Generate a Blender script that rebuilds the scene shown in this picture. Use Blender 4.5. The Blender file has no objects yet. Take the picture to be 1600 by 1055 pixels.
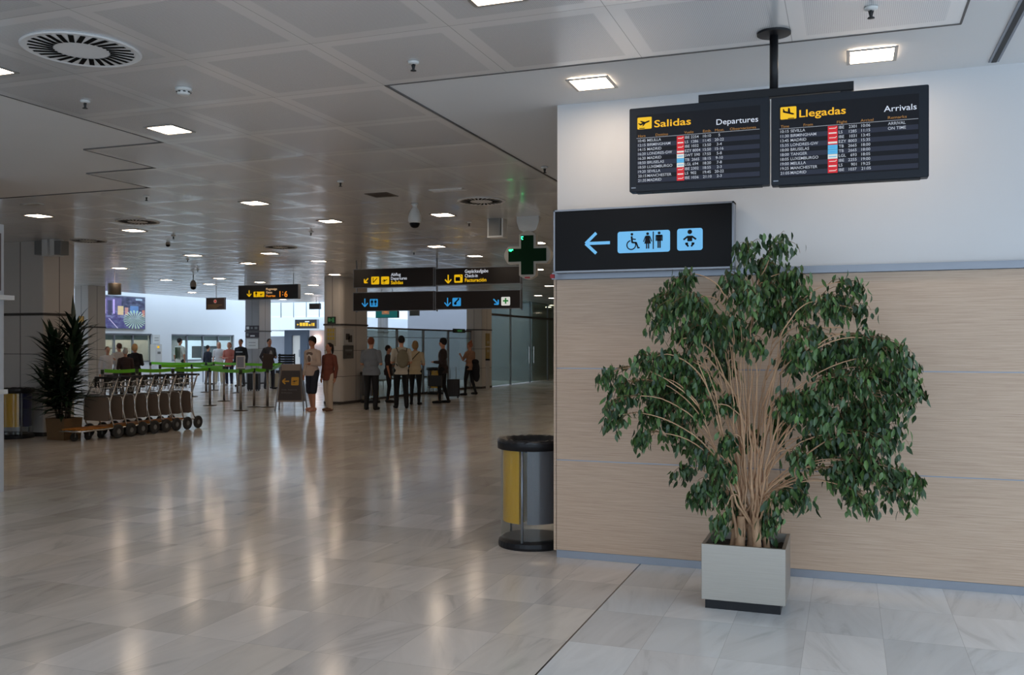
import bpy, bmesh, math, random
from mathutils import Vector, Matrix
PI = math.pi
sc = bpy.context.scene
COL = sc.collection

# ------------------------------------------------------------------ camera
F_PX = 1443.0; CX, HY = 800.0, 538.0; EYE = 1.6
YAW = math.atan(525.0 / F_PX)
FW = Vector((-math.sin(YAW), math.cos(YAW), 0)); RT = Vector((math.cos(YAW), math.sin(YAW), 0))
cd = bpy.data.cameras.new('camera'); cam = bpy.data.objects.new('camera', cd); COL.objects.link(cam)
cam.location = (0, 0, EYE); cam.rotation_euler = (PI/2, 0, YAW)
cd.sensor_width = 36; cd.sensor_fit = 'HORIZONTAL'; cd.lens = 36*F_PX/1600
cd.shift_y = 10.5/1600; cd.clip_end = 300; cd.clip_start = 0.05
sc.camera = cam
# ------------------------------------------------------------------ colour management, world, daylight
sc.view_settings.view_transform = 'Standard'; sc.view_settings.look = 'None'
sc.view_settings.gamma = 1; sc.view_settings.use_curve_mapping = False
sc.view_settings.exposure = -0.28
sc.cycles.use_denoising = True
sc.cycles.max_bounces = 10; sc.cycles.diffuse_bounces = 5; sc.cycles.glossy_bounces = 4
sc.cycles.transmission_bounces = 8; sc.cycles.transparent_max_bounces = 12
sc.cycles.sample_clamp_indirect = 6; sc.cycles.caustics_reflective = False; sc.cycles.caustics_refractive = False
w = bpy.data.worlds.new('World'); sc.world = w; w.use_nodes = True
bg = w.node_tree.nodes['Background']; bg.inputs[0].default_value = (0.66, 0.82, 1.0, 1); bg.inputs[1].default_value = 3.3
LAMP = 40.0          # radiance of the ceiling luminaires
LAMP_COL = (1.0, 0.79, 0.59)

CEIL = 3.39
def ray(px, py):
    return FW + RT*((px-CX)/F_PX) + Vector((0, 0, (HY-py)/F_PX))
def onz(px, py, z=0.0):
    d = ray(px, py); t = (z-EYE)/d.z; return Vector((0, 0, EYE)) + d*t
def ony(px, py, Y):
    d = ray(px, py); return Vector((0, 0, EYE)) + d*(Y/d.y)
def onx(px, py, X):
    d = ray(px, py); return Vector((0, 0, EYE)) + d*(X/d.x)
def atd(px, py, Z):
    return Vector((0, 0, EYE)) + ray(px, py)*Z

# ------------------------------------------------------------------ materials
def srgb(r, g, b):
    f = lambda c: (c/255/12.92) if c/255 <= 0.04045 else ((c/255+0.055)/1.055)**2.4
    return (f(r), f(g), f(b), 1)
MC = {}
def mat(name, col=(0.8, 0.8, 0.8, 1), rough=0.5, metal=0.0, emis=None, es=0.0, spec=0.5, trans=0.0, alpha=1.0, coat=0.0, noise=0.0, nscale=20, bump=0.0):
    if name in MC: return MC[name]
    if emis and es <= 1.0: col = tuple(c*0.3 for c in col[:3])
    m = bpy.data.materials.new(name); m.use_nodes = True; nt = m.node_tree
    p = nt.nodes['Principled BSDF']; col = tuple(col[:3]) + (1,)
    p.inputs['Base Color'].default_value = col; p.inputs['Roughness'].default_value = rough
    p.inputs['Metallic'].default_value = metal; p.inputs['Specular IOR Level'].default_value = spec
    p.inputs['Transmission Weight'].default_value = trans; p.inputs['Alpha'].default_value = alpha
    p.inputs['Coat Weight'].default_value = coat; p.inputs['Coat Roughness'].default_value = 0.1
    if emis:
        p.inputs['Emission Color'].default_value = tuple(emis[:3])+(1,); p.inputs['Emission Strength'].default_value = es
    if noise > 0 or bump > 0:
        tc = nt.nodes.new('ShaderNodeTexCoord'); nz = nt.nodes.new('ShaderNodeTexNoise')
        nz.inputs['Scale'].default_value = nscale; nz.inputs['Detail'].default_value = 4
        nt.links.new(tc.outputs['Object'], nz.inputs['Vector'])
        if noise > 0:
            mx = nt.nodes.new('ShaderNodeMix'); mx.data_type = 'RGBA'
            mx.inputs[6].default_value = tuple(c*(1-noise) for c in col[:3])+(1,)
            mx.inputs[7].default_value = tuple(min(1, c*(1+noise)) for c in col[:3])+(1,)
            nt.links.new(nz.outputs['Fac'], mx.inputs[0]); nt.links.new(mx.outputs[2], p.inputs['Base Color'])
        if bump > 0:
            bp = nt.nodes.new('ShaderNodeBump'); bp.inputs['Strength'].default_value = bump; bp.inputs['Distance'].default_value = 0.01
            nt.links.new(nz.outputs['Fac'], bp.inputs['Height']); nt.links.new(bp.outputs['Normal'], p.inputs['Normal'])
    MC[name] = m; return m

class NB:   # tiny node helper
    def __init__(s, name):
        s.m = bpy.data.materials.new(name); s.m.use_nodes = True; s.nt = s.m.node_tree
        s.p = s.nt.nodes['Principled BSDF']; MC[name] = s.m
    def n(s, t, **k):
        nd = s.nt.nodes.new(t)
        for a, v in k.items(): setattr(nd, a, v)
        return nd
    def l(s, a, b): s.nt.links.new(a, b)
    def math(s, op, a, b=None, c=None):
        nd = s.n('ShaderNodeMath', operation=op)
        for i, v in enumerate((a, b, c)):
            if v is None: continue
            if isinstance(v, (int, float)): nd.inputs[i].default_value = v
            else: s.l(v, nd.inputs[i])
        return nd.outputs[0]
    def mix(s, f, a, b, mode='MIX'):
        nd = s.n('ShaderNodeMix', data_type='RGBA', blend_type=mode)
        for i, v in ((0, f), (6, a), (7, b)):
            if isinstance(v, (int, float)): nd.inputs[i].default_value = v
            elif isinstance(v, tuple): nd.inputs[i].default_value = v if len(v) == 4 else v+(1,)
            else: s.l(v, nd.inputs[i])
        return nd.outputs[2]
    def ramp(s, f, stops):
        nd = s.n('ShaderNodeValToRGB'); cr = nd.color_ramp
        while len(cr.elements) > 1: cr.elements.remove(cr.elements[-1])
        cr.elements[0].position = stops[0][0]; cr.elements[0].color = stops[0][1]
        for po, c in stops[1:]:
            e = cr.elements.new(po); e.color = c
        s.l(f, nd.inputs[0]); return nd.outputs[0]

def floor_material():
    b = NB('polished marble'); tc = b.n('ShaderNodeTexCoord')
    sx = b.n('ShaderNodeSeparateXYZ'); b.l(tc.outputs['Object'], sx.inputs[0])
    x = b.math('ADD', sx.outputs[0], 101.42); y = b.math('ADD', sx.outputs[1], 100.0)
    TX, TY = 0.40, 0.62
    ix = b.math('FLOOR', b.math('DIVIDE', x, TX))
    off = b.math('MULTIPLY', b.math('MODULO', ix, 2.0), TY*0.0)
    iy = b.math('FLOOR', b.math('DIVIDE', b.math('ADD', y, off), TY))
    fx = b.math('FRACT', b.math('DIVIDE', x, TX)); fy = b.math('FRACT', b.math('DIVIDE', b.math('ADD', y, off), TY))
    cid = b.n('ShaderNodeCombineXYZ'); b.l(ix, cid.inputs[0]); b.l(iy, cid.inputs[1])
    wn = b.n('ShaderNodeTexWhiteNoise', noise_dimensions='3D'); b.l(cid.outputs[0], wn.inputs['Vector'])
    # per tile: shifted and turned veins
    sep = b.n('ShaderNodeSeparateColor'); b.l(wn.outputs['Color'], sep.inputs[0])
    ang = b.math('MULTIPLY', b.math('SUBTRACT', sep.outputs[0], 0.5), 1.1)
    vr = b.n('ShaderNodeVectorRotate', rotation_type='Z_AXIS'); b.l(tc.outputs['Object'], vr.inputs['Vector']); b.l(ang, vr.inputs['Angle'])
    mp = b.n('ShaderNodeMapping'); b.l(vr.outputs[0], mp.inputs[0]); mp.inputs['Scale'].default_value = (6.5, 1.1, 1)
    of = b.n('ShaderNodeVectorMath', operation='MULTIPLY_ADD'); b.l(wn.outputs['Color'], of.inputs[0]); of.inputs[1].default_value = (37, 23, 11); b.l(mp.outputs[0], of.inputs[2])
    n1 = b.n('ShaderNodeTexNoise'); n1.inputs['Scale'].default_value = 1.0; n1.inputs['Detail'].default_value = 6; n1.inputs['Roughness'].default_value = 0.6; n1.inputs['Distortion'].default_value = 0.8
    b.l(of.outputs[0], n1.inputs['Vector'])
    n2 = b.n('ShaderNodeTexNoise'); n2.inputs['Scale'].default_value = 0.6; n2.inputs['Detail'].default_value = 3; b.l(of.outputs[0], n2.inputs['Vector'])
    vein = b.ramp(n1.outputs['Fac'], [(0.0, (0.52, 0.51, 0.51, 1)), (0.33, (0.64, 0.63, 0.62, 1)), (0.42, (0.75, 0.74, 0.73, 1)), (0.6, (0.81, 0.80, 0.79, 1)), (1, (0.83, 0.82, 0.81, 1))])
    tone = b.math('MULTIPLY_ADD', sep.outputs[1], 0.22, 0.80)
    tn = b.n('ShaderNodeCombineColor'); [b.l(tone, tn.inputs[i]) for i in range(3)]
    c = b.mix(1.0, vein, tn.outputs[0], 'MULTIPLY')
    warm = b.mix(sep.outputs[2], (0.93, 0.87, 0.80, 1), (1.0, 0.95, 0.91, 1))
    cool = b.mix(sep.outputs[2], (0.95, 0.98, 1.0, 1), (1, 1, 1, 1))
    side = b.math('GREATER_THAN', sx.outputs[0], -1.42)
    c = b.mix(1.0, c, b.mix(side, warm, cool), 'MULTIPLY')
    # hairline joints and the dark movement joint
    ex = b.math('MINIMUM', fx, b.math('SUBTRACT', 1.0, fx)); ey = b.math('MINIMUM', fy, b.math('SUBTRACT', 1.0, fy))
    j = b.math('MAXIMUM', b.math('LESS_THAN', b.math('MULTIPLY', ex, TX), 0.0014), b.math('LESS_THAN', b.math('MULTIPLY', ey, TY), 0.0014))
    c = b.mix(b.math('MULTIPLY', j, 0.45), c, (0.25, 0.24, 0.23, 1))
    mj = b.math('LESS_THAN', b.math('ABSOLUTE', b.math('SUBTRACT', sx.outputs[0], -1.42)), 0.005)
    c = b.mix(mj, c, (0.06, 0.05, 0.045, 1))
    b.l(c, b.p.inputs['Base Color']); b.p.inputs['Specular IOR Level'].default_value = 0.30
    rn = b.n('ShaderNodeTexNoise'); rn.inputs['Scale'].default_value = 1.3; rn.inputs['Detail'].default_value = 5; b.l(tc.outputs['Object'], rn.inputs['Vector'])
    b.l(b.math('MULTIPLY_ADD', rn.outputs['Fac'], 0.12, 0.09), b.p.inputs['Roughness'])
    # every slab lies a hair out of level
    ns = b.n('ShaderNodeVectorMath', operation='SUBTRACT'); b.l(wn.outputs['Color'], ns.inputs[0]); ns.inputs[1].default_value = (0.5, 0.5, 0.5)
    nm = b.n('ShaderNodeVectorMath', operation='MULTIPLY'); b.l(ns.outputs[0], nm.inputs[0]); nm.inputs[1].default_value = (0.006, 0.006, 0)
    gm = b.n('ShaderNodeNewGeometry'); na = b.n('ShaderNodeVectorMath', operation='ADD'); b.l(gm.outputs['Normal'], na.inputs[0]); b.l(nm.outputs[0], na.inputs[1])
    nn = b.n('ShaderNodeVectorMath', operation='NORMALIZE'); b.l(na.outputs[0], nn.inputs[0])
    bp = b.n('ShaderNodeBump'); bp.inputs['Strength'].default_value = 0.06; bp.inputs['Distance'].default_value = 0.02; b.l(rn.outputs['Fac'], bp.inputs['Height']); b.l(nn.outputs[0], bp.inputs['Normal'])
    b.l(bp.outputs[0], b.p.inputs['Normal'])
    return b.m

GX, GY, PXM, PYM = -3.01, 5.70, 0.90, 0.94
def ceiling_material():
    b = NB('perforated metal ceiling'); tc = b.n('ShaderNodeTexCoord')
    sx = b.n('ShaderNodeSeparateXYZ'); b.l(tc.outputs['Object'], sx.inputs[0])
    ux = b.math('DIVIDE', b.math('SUBTRACT', sx.outputs[0], GX-90), PXM); uy = b.math('DIVIDE', b.math('SUBTRACT', sx.outputs[1], GY-94), PYM)
    fx = b.math('FRACT', ux); fy = b.math('FRACT', uy)
    ex = b.math('MULTIPLY', b.math('MINIMUM', fx, b.math('SUBTRACT', 1.0, fx)), PXM); ey = b.math('MULTIPLY', b.math('MINIMUM', fy, b.math('SUBTRACT', 1.0, fy)), PYM)
    e = b.math('MINIMUM', ex, ey)
    inner = b.math('GREATER_THAN', e, 0.085)
    seam = b.math('LESS_THAN', e, 0.0022)
    # perforation dots
    dx = b.math('SUBTRACT', b.math('FRACT', b.math('MULTIPLY', sx.outputs[0], 100)), 0.5); dy = b.math('SUBTRACT', b.math('FRACT', b.math('MULTIPLY', sx.outputs[1], 100)), 0.5)
    rr = b.math('ADD', b.math('MULTIPLY', dx, dx), b.math('MULTIPLY', dy, dy)); hole = b.math('MULTIPLY', b.math('LESS_THAN', rr, 0.055), inner)
    cid = b.n('ShaderNodeCombineXYZ'); b.l(b.math('FLOOR', ux), cid.inputs[0]); b.l(b.math('FLOOR', uy), cid.inputs[1])
    wn = b.n('ShaderNodeTexWhiteNoise', noise_dimensions='3D'); b.l(cid.outputs[0], wn.inputs['Vector'])
    base = b.mix(wn.outputs['Value'], (0.74, 0.74, 0.75, 1), (0.79, 0.79, 0.80, 1))
    c = b.mix(inner, (0.84, 0.84, 0.84, 1), base)
    c = b.mix(b.math('MULTIPLY', hole, 0.55), c, (0.12, 0.12, 0.12, 1))
    c = b.mix(b.math('MULTIPLY', seam, 0.6), c, (0.2, 0.2, 0.2, 1))
    b.l(c, b.p.inputs['Base Color'])
    b.l(b.math('MULTIPLY_ADD', inner, 0.10, 0.16), b.p.inputs['Roughness'])
    b.p.inputs['Metallic'].default_value = 0.3
    # each pressed tray is slightly tilted and dished
    ns = b.n('ShaderNodeVectorMath', operation='SUBTRACT'); b.l(wn.outputs['Color'], ns.inputs[0]); ns.inputs[1].default_value = (0.5, 0.5, 0.5)
    nm = b.n('ShaderNodeVectorMath', operation='MULTIPLY'); b.l(ns.outputs[0], nm.inputs[0]); nm.inputs[1].default_value = (0.02, 0.02, 0)
    gm = b.n('ShaderNodeNewGeometry'); na = b.n('ShaderNodeVectorMath', operation='ADD'); b.l(gm.outputs['Normal'], na.inputs[0]); b.l(nm.outputs[0], na.inputs[1])
    dish = b.n('ShaderNodeCombineXYZ'); b.l(b.math('MULTIPLY', b.math('SUBTRACT', fx, 0.5), 0.012), dish.inputs[0]); b.l(b.math('MULTIPLY', b.math('SUBTRACT', fy, 0.5), 0.035), dish.inputs[1])
    nb = b.n('ShaderNodeVectorMath', operation='ADD'); b.l(na.outputs[0], nb.inputs[0]); b.l(dish.outputs[0], nb.inputs[1])
    nn = b.n('ShaderNodeVectorMath', operation='NORMALIZE'); b.l(nb.outputs[0], nn.inputs[0]); b.l(nn.outputs[0], b.p.inputs['Normal'])
    return b.m

def wood_material():
    b = NB('horizontal grain oak veneer'); tc = b.n('ShaderNodeTexCoord')
    mp = b.n('ShaderNodeMapping'); mp.inputs['Scale'].default_value = (3.5, 3.5, 150); b.l(tc.outputs['Object'], mp.inputs[0])
    n1 = b.n('ShaderNodeTexNoise'); n1.inputs['Scale'].default_value = 1; n1.inputs['Detail'].default_value = 5; n1.inputs['Roughness'].default_value = 0.65; b.l(mp.outputs[0], n1.inputs['Vector'])
    mp2 = b.n('ShaderNodeMapping'); mp2.inputs['Scale'].default_value = (0.5, 0.5, 14); b.l(tc.outputs['Object'], mp2.inputs[0])
    n2 = b.n('ShaderNodeTexNoise'); n2.inputs['Scale'].default_value = 1; n2.inputs['Detail'].default_value = 3; b.l(mp2.outputs[0], n2.inputs['Vector'])
    c = b.ramp(n1.outputs['Fac'], [(0.28, (0.42, 0.275, 0.19, 1)), (0.45, (0.53, 0.375, 0.265, 1)), (0.6, (0.60, 0.44, 0.32, 1)), (0.75, (0.66, 0.50, 0.38, 1))])
    c = b.mix(b.math('MULTIPLY', n2.outputs['Fac'], 0.4), c, (0.50, 0.36, 0.26, 1))
    b.l(c, b.p.inputs['Base Color']); b.p.inputs['Roughness'].default_value = 0.42
    bp = b.n('ShaderNodeBump'); bp.inputs['Strength'].default_value = 0.08; bp.inputs['Distance'].default_value = 0.002; b.l(n1.outputs['Fac'], bp.inputs['Height']); b.l(bp.outputs[0], b.p.inputs['Normal'])
    return b.m

def brushed_material(name, col, rough=0.3, axis=2):
    b = NB(name); tc = b.n('ShaderNodeTexCoord'); mp = b.n('ShaderNodeMapping')
    s = [4, 4, 4]; s[axis] = 160; mp.inputs['Scale'].default_value = s; b.l(tc.outputs['Object'], mp.inputs[0])
    n1 = b.n('ShaderNodeTexNoise'); n1.inputs['Scale'].default_value = 1; n1.inputs['Detail'].default_value = 3; b.l(mp.outputs[0], n1.inputs['Vector'])
    c = b.mix(n1.outputs['Fac'], tuple(x*0.85 for x in col), tuple(min(1, x*1.1) for x in col)); b.l(c, b.p.inputs['Base Color'])
    b.p.inputs['Metallic'].default_value = 0.85; b.l(b.math('MULTIPLY_ADD', n1.outputs['Fac'], 0.2, rough), b.p.inputs['Roughness'])
    return b.m

def glass_material(name, tint, alpha=0.3, rough=0.03):
    b = NB(name); nt = b.nt; out = nt.nodes['Material Output']; nt.nodes.remove(b.p)
    tr = b.n('ShaderNodeBsdfTransparent'); tr.inputs[0].default_value = tuple(tint)+(1,)
    gl = b.n('ShaderNodeBsdfGlossy'); gl.inputs['Roughness'].default_value = rough; gl.inputs[0].default_value = (0.9, 0.95, 0.93, 1)
    df = b.n('ShaderNodeBsdfDiffuse'); df.inputs[0].default_value = tuple(t*0.6 for t in tint)+(1,)
    m1 = b.n('ShaderNodeMixShader'); m1.inputs[0].default_value = alpha; b.l(tr.outputs[0], m1.inputs[1]); b.l(df.outputs[0], m1.inputs[2])
    fr = b.n('ShaderNodeFresnel'); gm = b.n('ShaderNodeNewGeometry'); b.l(b.math('MULTIPLY_ADD', gm.outputs['Backfacing'], 1/1.45-1.45, 1.45), fr.inputs[0])
    m2 = b.n('ShaderNodeMixShader'); b.l(fr.outputs[0], m2.inputs[0]); b.l(m1.outputs[0], m2.inputs[1]); b.l(gl.outputs[0], m2.inputs[2])
    b.l(m2.outputs[0], out.inputs[0]); return b.m

M_FLOOR = floor_material(); M_CEIL = ceiling_material(); M_WOOD = wood_material()
M_STEEL = brushed_material('brushed stainless steel', (0.40, 0.365, 0.32), 0.32, 2)
M_ALU = mat('satin aluminium', srgb(142, 146, 154), 0.42, 0.6)
M_PLASTER = mat('white painted plaster', srgb(206, 206, 207), 0.6, noise=0.02, nscale=3)
M_PLASTC = mat('plasterboard ceiling paint', srgb(222, 222, 222), 0.7, noise=0.02, nscale=2)
M_WHITE = mat('white wall paint', srgb(232, 236, 240), 0.6, noise=0.02, nscale=1)
M_GREYW = mat('grey wall paint', srgb(150, 152, 160), 0.6, noise=0.03, nscale=1)
M_CREAM = mat('cream column cladding', srgb(205, 198, 190), 0.4, noise=0.02, nscale=2)
M_GREYC = mat('grey column cladding', srgb(150, 148, 148), 0.4, noise=0.02, nscale=2)
M_JOINT = mat('dark joint', srgb(70, 64, 60), 0.6)
M_BLACK = mat('black gloss plastic', (0.005, 0.005, 0.006), 0.45, spec=0.15)
M_BLACKM = mat('black satin steel', (0.010, 0.010, 0.012), 0.45, spec=0.3)
M_DARK = mat('dark rubber', (0.02, 0.02, 0.02), 0.6)
M_NAVYBZ = mat('dark slate screen bezel', srgb(26, 30, 38), 0.4, spec=0.25)
M_WPL = mat('white plastic', srgb(215, 215, 212), 0.4)
M_GPL = mat('grey plastic', srgb(120, 120, 118), 0.5)
M_CHROME = mat('chromed tube', (0.62, 0.6, 0.57), 0.2, 0.9)
M_LAMP = mat('lit opal diffuser', (1, 1, 1), 0.5, emis=LAMP_COL, es=LAMP)
M_SILVER = mat('silver lamp rim', srgb(165, 162, 158), 0.35, 0.5)
M_YEL = mat('yellow lit pictogram', srgb(250, 200, 20), 0.5, emis=srgb(255, 200, 10), es=0.85)
M_TYEL = mat('yellow screen text', srgb(250, 190, 20), 0.5, emis=srgb(255, 190, 25), es=0.9)
M_TWH = mat('white screen text', srgb(230, 235, 245), 0.5, emis=srgb(225, 232, 245), es=0.8)
M_TORG = mat('orange screen text', srgb(190, 140, 70), 0.5, emis=srgb(200, 140, 60), es=0.6)
M_TROW = mat('pale screen row text', srgb(190, 195, 205), 0.5, emis=srgb(200, 205, 215), es=0.75)
M_SCR = mat('dark lit screen', srgb(18, 18, 24), 0.4, spec=.2, emis=srgb(18, 18, 26), es=0.6)
M_SCR2 = mat('slate lit screen band', srgb(46, 50, 62), 0.4, spec=.2, emis=srgb(46, 50, 66), es=0.7)
M_RED = mat('red lit label', srgb(225, 30, 40), 0.5, emis=srgb(225, 30, 40), es=0.8)
M_SKY = mat('sky blue lit label', srgb(100, 190, 235), 0.5, emis=srgb(90, 185, 235), es=0.8)
M_BLUE = mat('light blue backlit pictogram', srgb(120, 200, 250), 0.5, emis=srgb(115, 195, 250), es=0.8)
M_BLUE2 = mat('deep blue backlit pictogram', srgb(60, 160, 225), 0.5, emis=srgb(50, 160, 230), es=0.8)
M_AMB = mat('amber lit digits', srgb(255, 150, 30), 0.5, emis=srgb(255, 150, 40), es=1.0)
M_WLIT = mat('white backlit panel', srgb(240, 240, 235), 0.5, emis=srgb(240, 240, 232), es=0.75)
M_SIGN = mat('dark brown sign face', srgb(30, 22, 20), 0.3)
M_GREEN = mat('green lit cross', srgb(20, 150, 50), 0.5, emis=srgb(20, 150, 50), es=0.5)
M_GREEN2 = mat('bright green diodes', srgb(60, 255, 120), 0.5, emis=(0.02, 1.0, 0.25), es=14)
M_GREEND = mat('dark green diode panel', srgb(0, 40, 14), 0.5, spec=0.1)
M_BELT = mat('lime green belt', srgb(110, 200, 30), 0.6)
M_GLASS = glass_material('clear green tinted glass', (0.90, 0.96, 0.94), 0.05)
M_GLASSD = glass_material('frosted green glass', (0.80, 0.87, 0.85), 0.22, 0.06)
M_GLASSW = glass_material('grey green corridor glass', (0.74, 0.83, 0.79), 0.25, 0.06)
M_PC = glass_material('clear polycarbonate', (0.86, 0.86, 0.84), 0.08, 0.08)

# ------------------------------------------------------------------ mesh builder
class MB:
    def __init__(s): s.v = []; s.f = []; s.mi = []; s.m = 0
    def add(s, vs, fs):
        o = len(s.v); s.v += [tuple(v) for v in vs]
        for f in fs: s.f.append(tuple(i+o for i in f)); s.mi.append(s.m)
        return s
    def box(s, a, b, M=None):
        x0, y0, z0 = a; x1, y1, z1 = b
        vs = [Vector(p) for p in ((x0,y0,z0),(x1,y0,z0),(x1,y1,z0),(x0,y1,z0),(x0,y0,z1),(x1,y0,z1),(x1,y1,z1),(x0,y1,z1))]
        if M is not None: vs = [M @ v for v in vs]
        return s.add(vs, [(0,3,2,1),(4,5,6,7),(0,1,5,4),(1,2,6,5),(2,3,7,6),(3,0,4,7)])
    def rbox(s, a, b, r=0.01, axis=2, n=3, M=None):   # box with rounded edges along one axis
        lo = list(a); hi = list(b); u, v = [i for i in range(3) if i != axis]
        r = min(r, (hi[u]-lo[u])/2-1e-5, (hi[v]-lo[v])/2-1e-5)
        pts = []
        for (cu, cv, a0) in ((hi[u]-r, hi[v]-r, 0), (lo[u]+r, hi[v]-r, PI/2), (lo[u]+r, lo[v]+r, PI), (hi[u]-r, lo[v]+r, 1.5*PI)):
            for k in range(n+1):
                t = a0 + PI/2*k/n; pts.append((cu+r*math.cos(t), cv+r*math.sin(t)))
        N = len(pts); vs = []
        for w_ in (lo[axis], hi[axis]):
            for p in pts:
                q = [0, 0, 0]; q[u] = p[0]; q[v] = p[1]; q[axis] = w_; q = Vector(q); vs.append(M @ q if M is not None else q)
        fs = [tuple(range(N))[::-1], tuple(range(N, 2*N))] + [(i, (i+1) % N, N+(i+1) % N, N+i) for i in range(N)]
        return s.add(vs, fs)
    def cyl(s, p0, p1, r0, r1=None, n=12, cap=True):
        return s.tube([p0, p1], [r0, r0 if r1 is None else r1], n, cap)
    def tube(s, pts, r, n=8, cap=True, closed=False):
        pts = [Vector(p) for p in pts]; N = len(pts)
        rs = r if isinstance(r, (list, tuple)) else [r]*N
        up = None; vs = []
        for i, p in enumerate(pts):
            if closed: d = pts[(i+1) % N]-pts[i-1]
            else: d = pts[min(i+1, N-1)]-pts[max(i-1, 0)]
            if d.length < 1e-9: d = Vector((0, 0, 1))
            d.normalize()
            if up is None: up = Vector((0, 0, 1)) if abs(d.z) < 0.9 else Vector((1, 0, 0))
            a = d.cross(up)
            if a.length < 1e-6: a = d.orthogonal()
            a.normalize(); b_ = a.cross(d); up = b_
            for k in range(n):
                t = 2*PI*k/n; vs.append(p + (a*math.cos(t)+b_*math.sin(t))*rs[i])
        fs = []
        for i in range(N if closed else N-1):
            j = (i+1) % N
            for k in range(n): fs.append((i*n+k, i*n+(k+1) % n, j*n+(k+1) % n, j*n+k))
        if cap and not closed:
            fs.append(tuple(range(n))[::-1]); fs.append(tuple((N-1)*n+k for k in range(n)))
        return s.add(vs, fs)
    def lathe(s, prof, c=(0, 0, 0), n=24, a0=0, a1=2*PI, M=None):
        full = abs(a1-a0-2*PI) < 1e-6; m = n if full else n+1; vs = []
        for (r, z) in prof:
            for k in range(m):
                t = a0+(a1-a0)*k/n; v = Vector((c[0]+r*math.cos(t), c[1]+r*math.sin(t), c[2]+z)); vs.append(M @ v if M is not None else v)
        fs = []
        for i in range(len(prof)-1):
            for k in range(n):
                fs.append((i*m+k, i*m+(k+1) % m, (i+1)*m+(k+1) % m, (i+1)*m+k))
        return s.add(vs, fs)
    def ell(s, c, r, n=16, rings=10, M=None):
        vs = []; fs = []
        for i in range(rings+1):
            ph = PI*i/rings
            for k in range(n):
                t = 2*PI*k/n; v = Vector((c[0]+r[0]*math.sin(ph)*math.cos(t), c[1]+r[1]*math.sin(ph)*math.sin(t), c[2]+r[2]*math.cos(ph)))
                vs.append(M @ v if M is not None else v)
        for i in range(rings):
            for k in range(n): fs.append((i*n+k, (i+1)*n+k, (i+1)*n+(k+1) % n, i*n+(k+1) % n))
        return s.add(vs, fs)
    def build(s, name, mats, parent=None, smooth=False, loc=None):
        me = bpy.data.meshes.new(name); me.from_pydata(s.v, [], s.f)
        if not isinstance(mats, (list, tuple)): mats = [mats]
        for m in mats: me.materials.append(m)
        me.polygons.foreach_set('material_index', s.mi if len(mats) > 1 else [0]*len(s.f))
        if smooth: me.polygons.foreach_set('use_smooth', [True]*len(s.f))
        me.validate(); me.update()
        o = bpy.data.objects.new(name, me); COL.objects.link(o)
        if parent is not None: o.parent = parent
        if loc is not None: o.location = loc
        return o
def soften(o, wd=0.004, seg=2, ang=35):
    m = o.modifiers.new('bevel', 'BEVEL'); m.width = wd; m.segments = seg; m.limit_method = 'ANGLE'; m.angle_limit = math.radians(ang); return o
def tag(o, label=None, cat=None, group=None, kind=None):
    if label: o['label'] = label
    if cat: o['category'] = cat
    if group: o['group'] = group
    if kind: o['kind'] = kind
    return o
def thing(name, label, cat, loc=(0, 0, 0), rz=0, group=None):
    o = bpy.data.objects.new(name, None); COL.objects.link(o); o.location = loc; o.rotation_euler = (0, 0, rz)
    return tag(o, label, cat, group)
def struct(o, label=None): o['kind'] = 'structure'; return tag(o, label)
def copy_tree(o, parent=None):
    c = o.copy(); COL.objects.link(c); c.parent = parent
    for ch in [q for q in bpy.data.objects if q.parent == o]: copy_tree(ch, c)
    return c

# flat graphics in a plane facing -Y : coordinates (x, z) on local sheet, y grows towards the viewer as negative
class G2(MB):
    def __init__(s, y=0.0): super().__init__(); s.y = y
    def poly(s, pts): return s.add([(p[0], s.y, p[1]) for p in pts], [tuple(range(len(pts)))])
    def rect(s, x0, z0, x1, z1): return s.poly([(x0, z0), (x1, z0), (x1, z1), (x0, z1)])
    def rrect(s, x0, z0, x1, z1, r):
        pts = []
        for (cx, cz, a) in ((x1-r, z1-r, 0), (x0+r, z1-r, PI/2), (x0+r, z0+r, PI), (x1-r, z0+r, 1.5*PI)):
            for k in range(6): t = a+PI/2*k/5; pts.append((cx+r*math.cos(t), cz+r*math.sin(t)))
        return s.poly(pts)
    def disc(s, x, z, r, n=20, rz=None): return s.poly([(x+r*math.cos(2*PI*k/n), z+(rz or r)*math.sin(2*PI*k/n)) for k in range(n)])
    def line(s, x0, z0, x1, z1, w):
        dx, dz = x1-x0, z1-z0; L = math.hypot(dx, dz) or 1; nx, nz = -dz/L*w/2, dx/L*w/2
        return s.poly([(x0+nx, z0+nz), (x0-nx, z0-nz), (x1-nx, z1-nz), (x1+nx, z1+nz)])
    def arc(s, x, z, r, a0, a1, w, n=16):
        vs = []; fs = []
        for k in range(n+1):
            t = a0+(a1-a0)*k/n
            vs += [(x+(r-w/2)*math.cos(t), s.y, z+(r-w/2)*math.sin(t)), (x+(r+w/2)*math.cos(t), s.y, z+(r+w/2)*math.sin(t))]
        fs = [(2*k, 2*k+1, 2*k+3, 2*k+2) for k in range(n)]
        return s.add(vs, fs)
    def text(s, txt, x0, z0, h, x1=None, bold=0.0, align='L'):
        vs, fs = text_mesh(txt, bold)
        if not vs: return s
        mx = max(v[0] for v in vs); mn = min(v[0] for v in vs); k = h/0.70
        kx = k if x1 is None else (x1-x0)/(mx-mn)
        if align == 'R': xo = x0-(mx-mn)*kx
        elif align == 'C': xo = x0-(mx-mn)*kx/2
        else: xo = x0
        return s.add([(xo+(v[0]-mn)*kx, s.y, z0+v[1]*k) for v in vs], fs)
TM = {}
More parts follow.
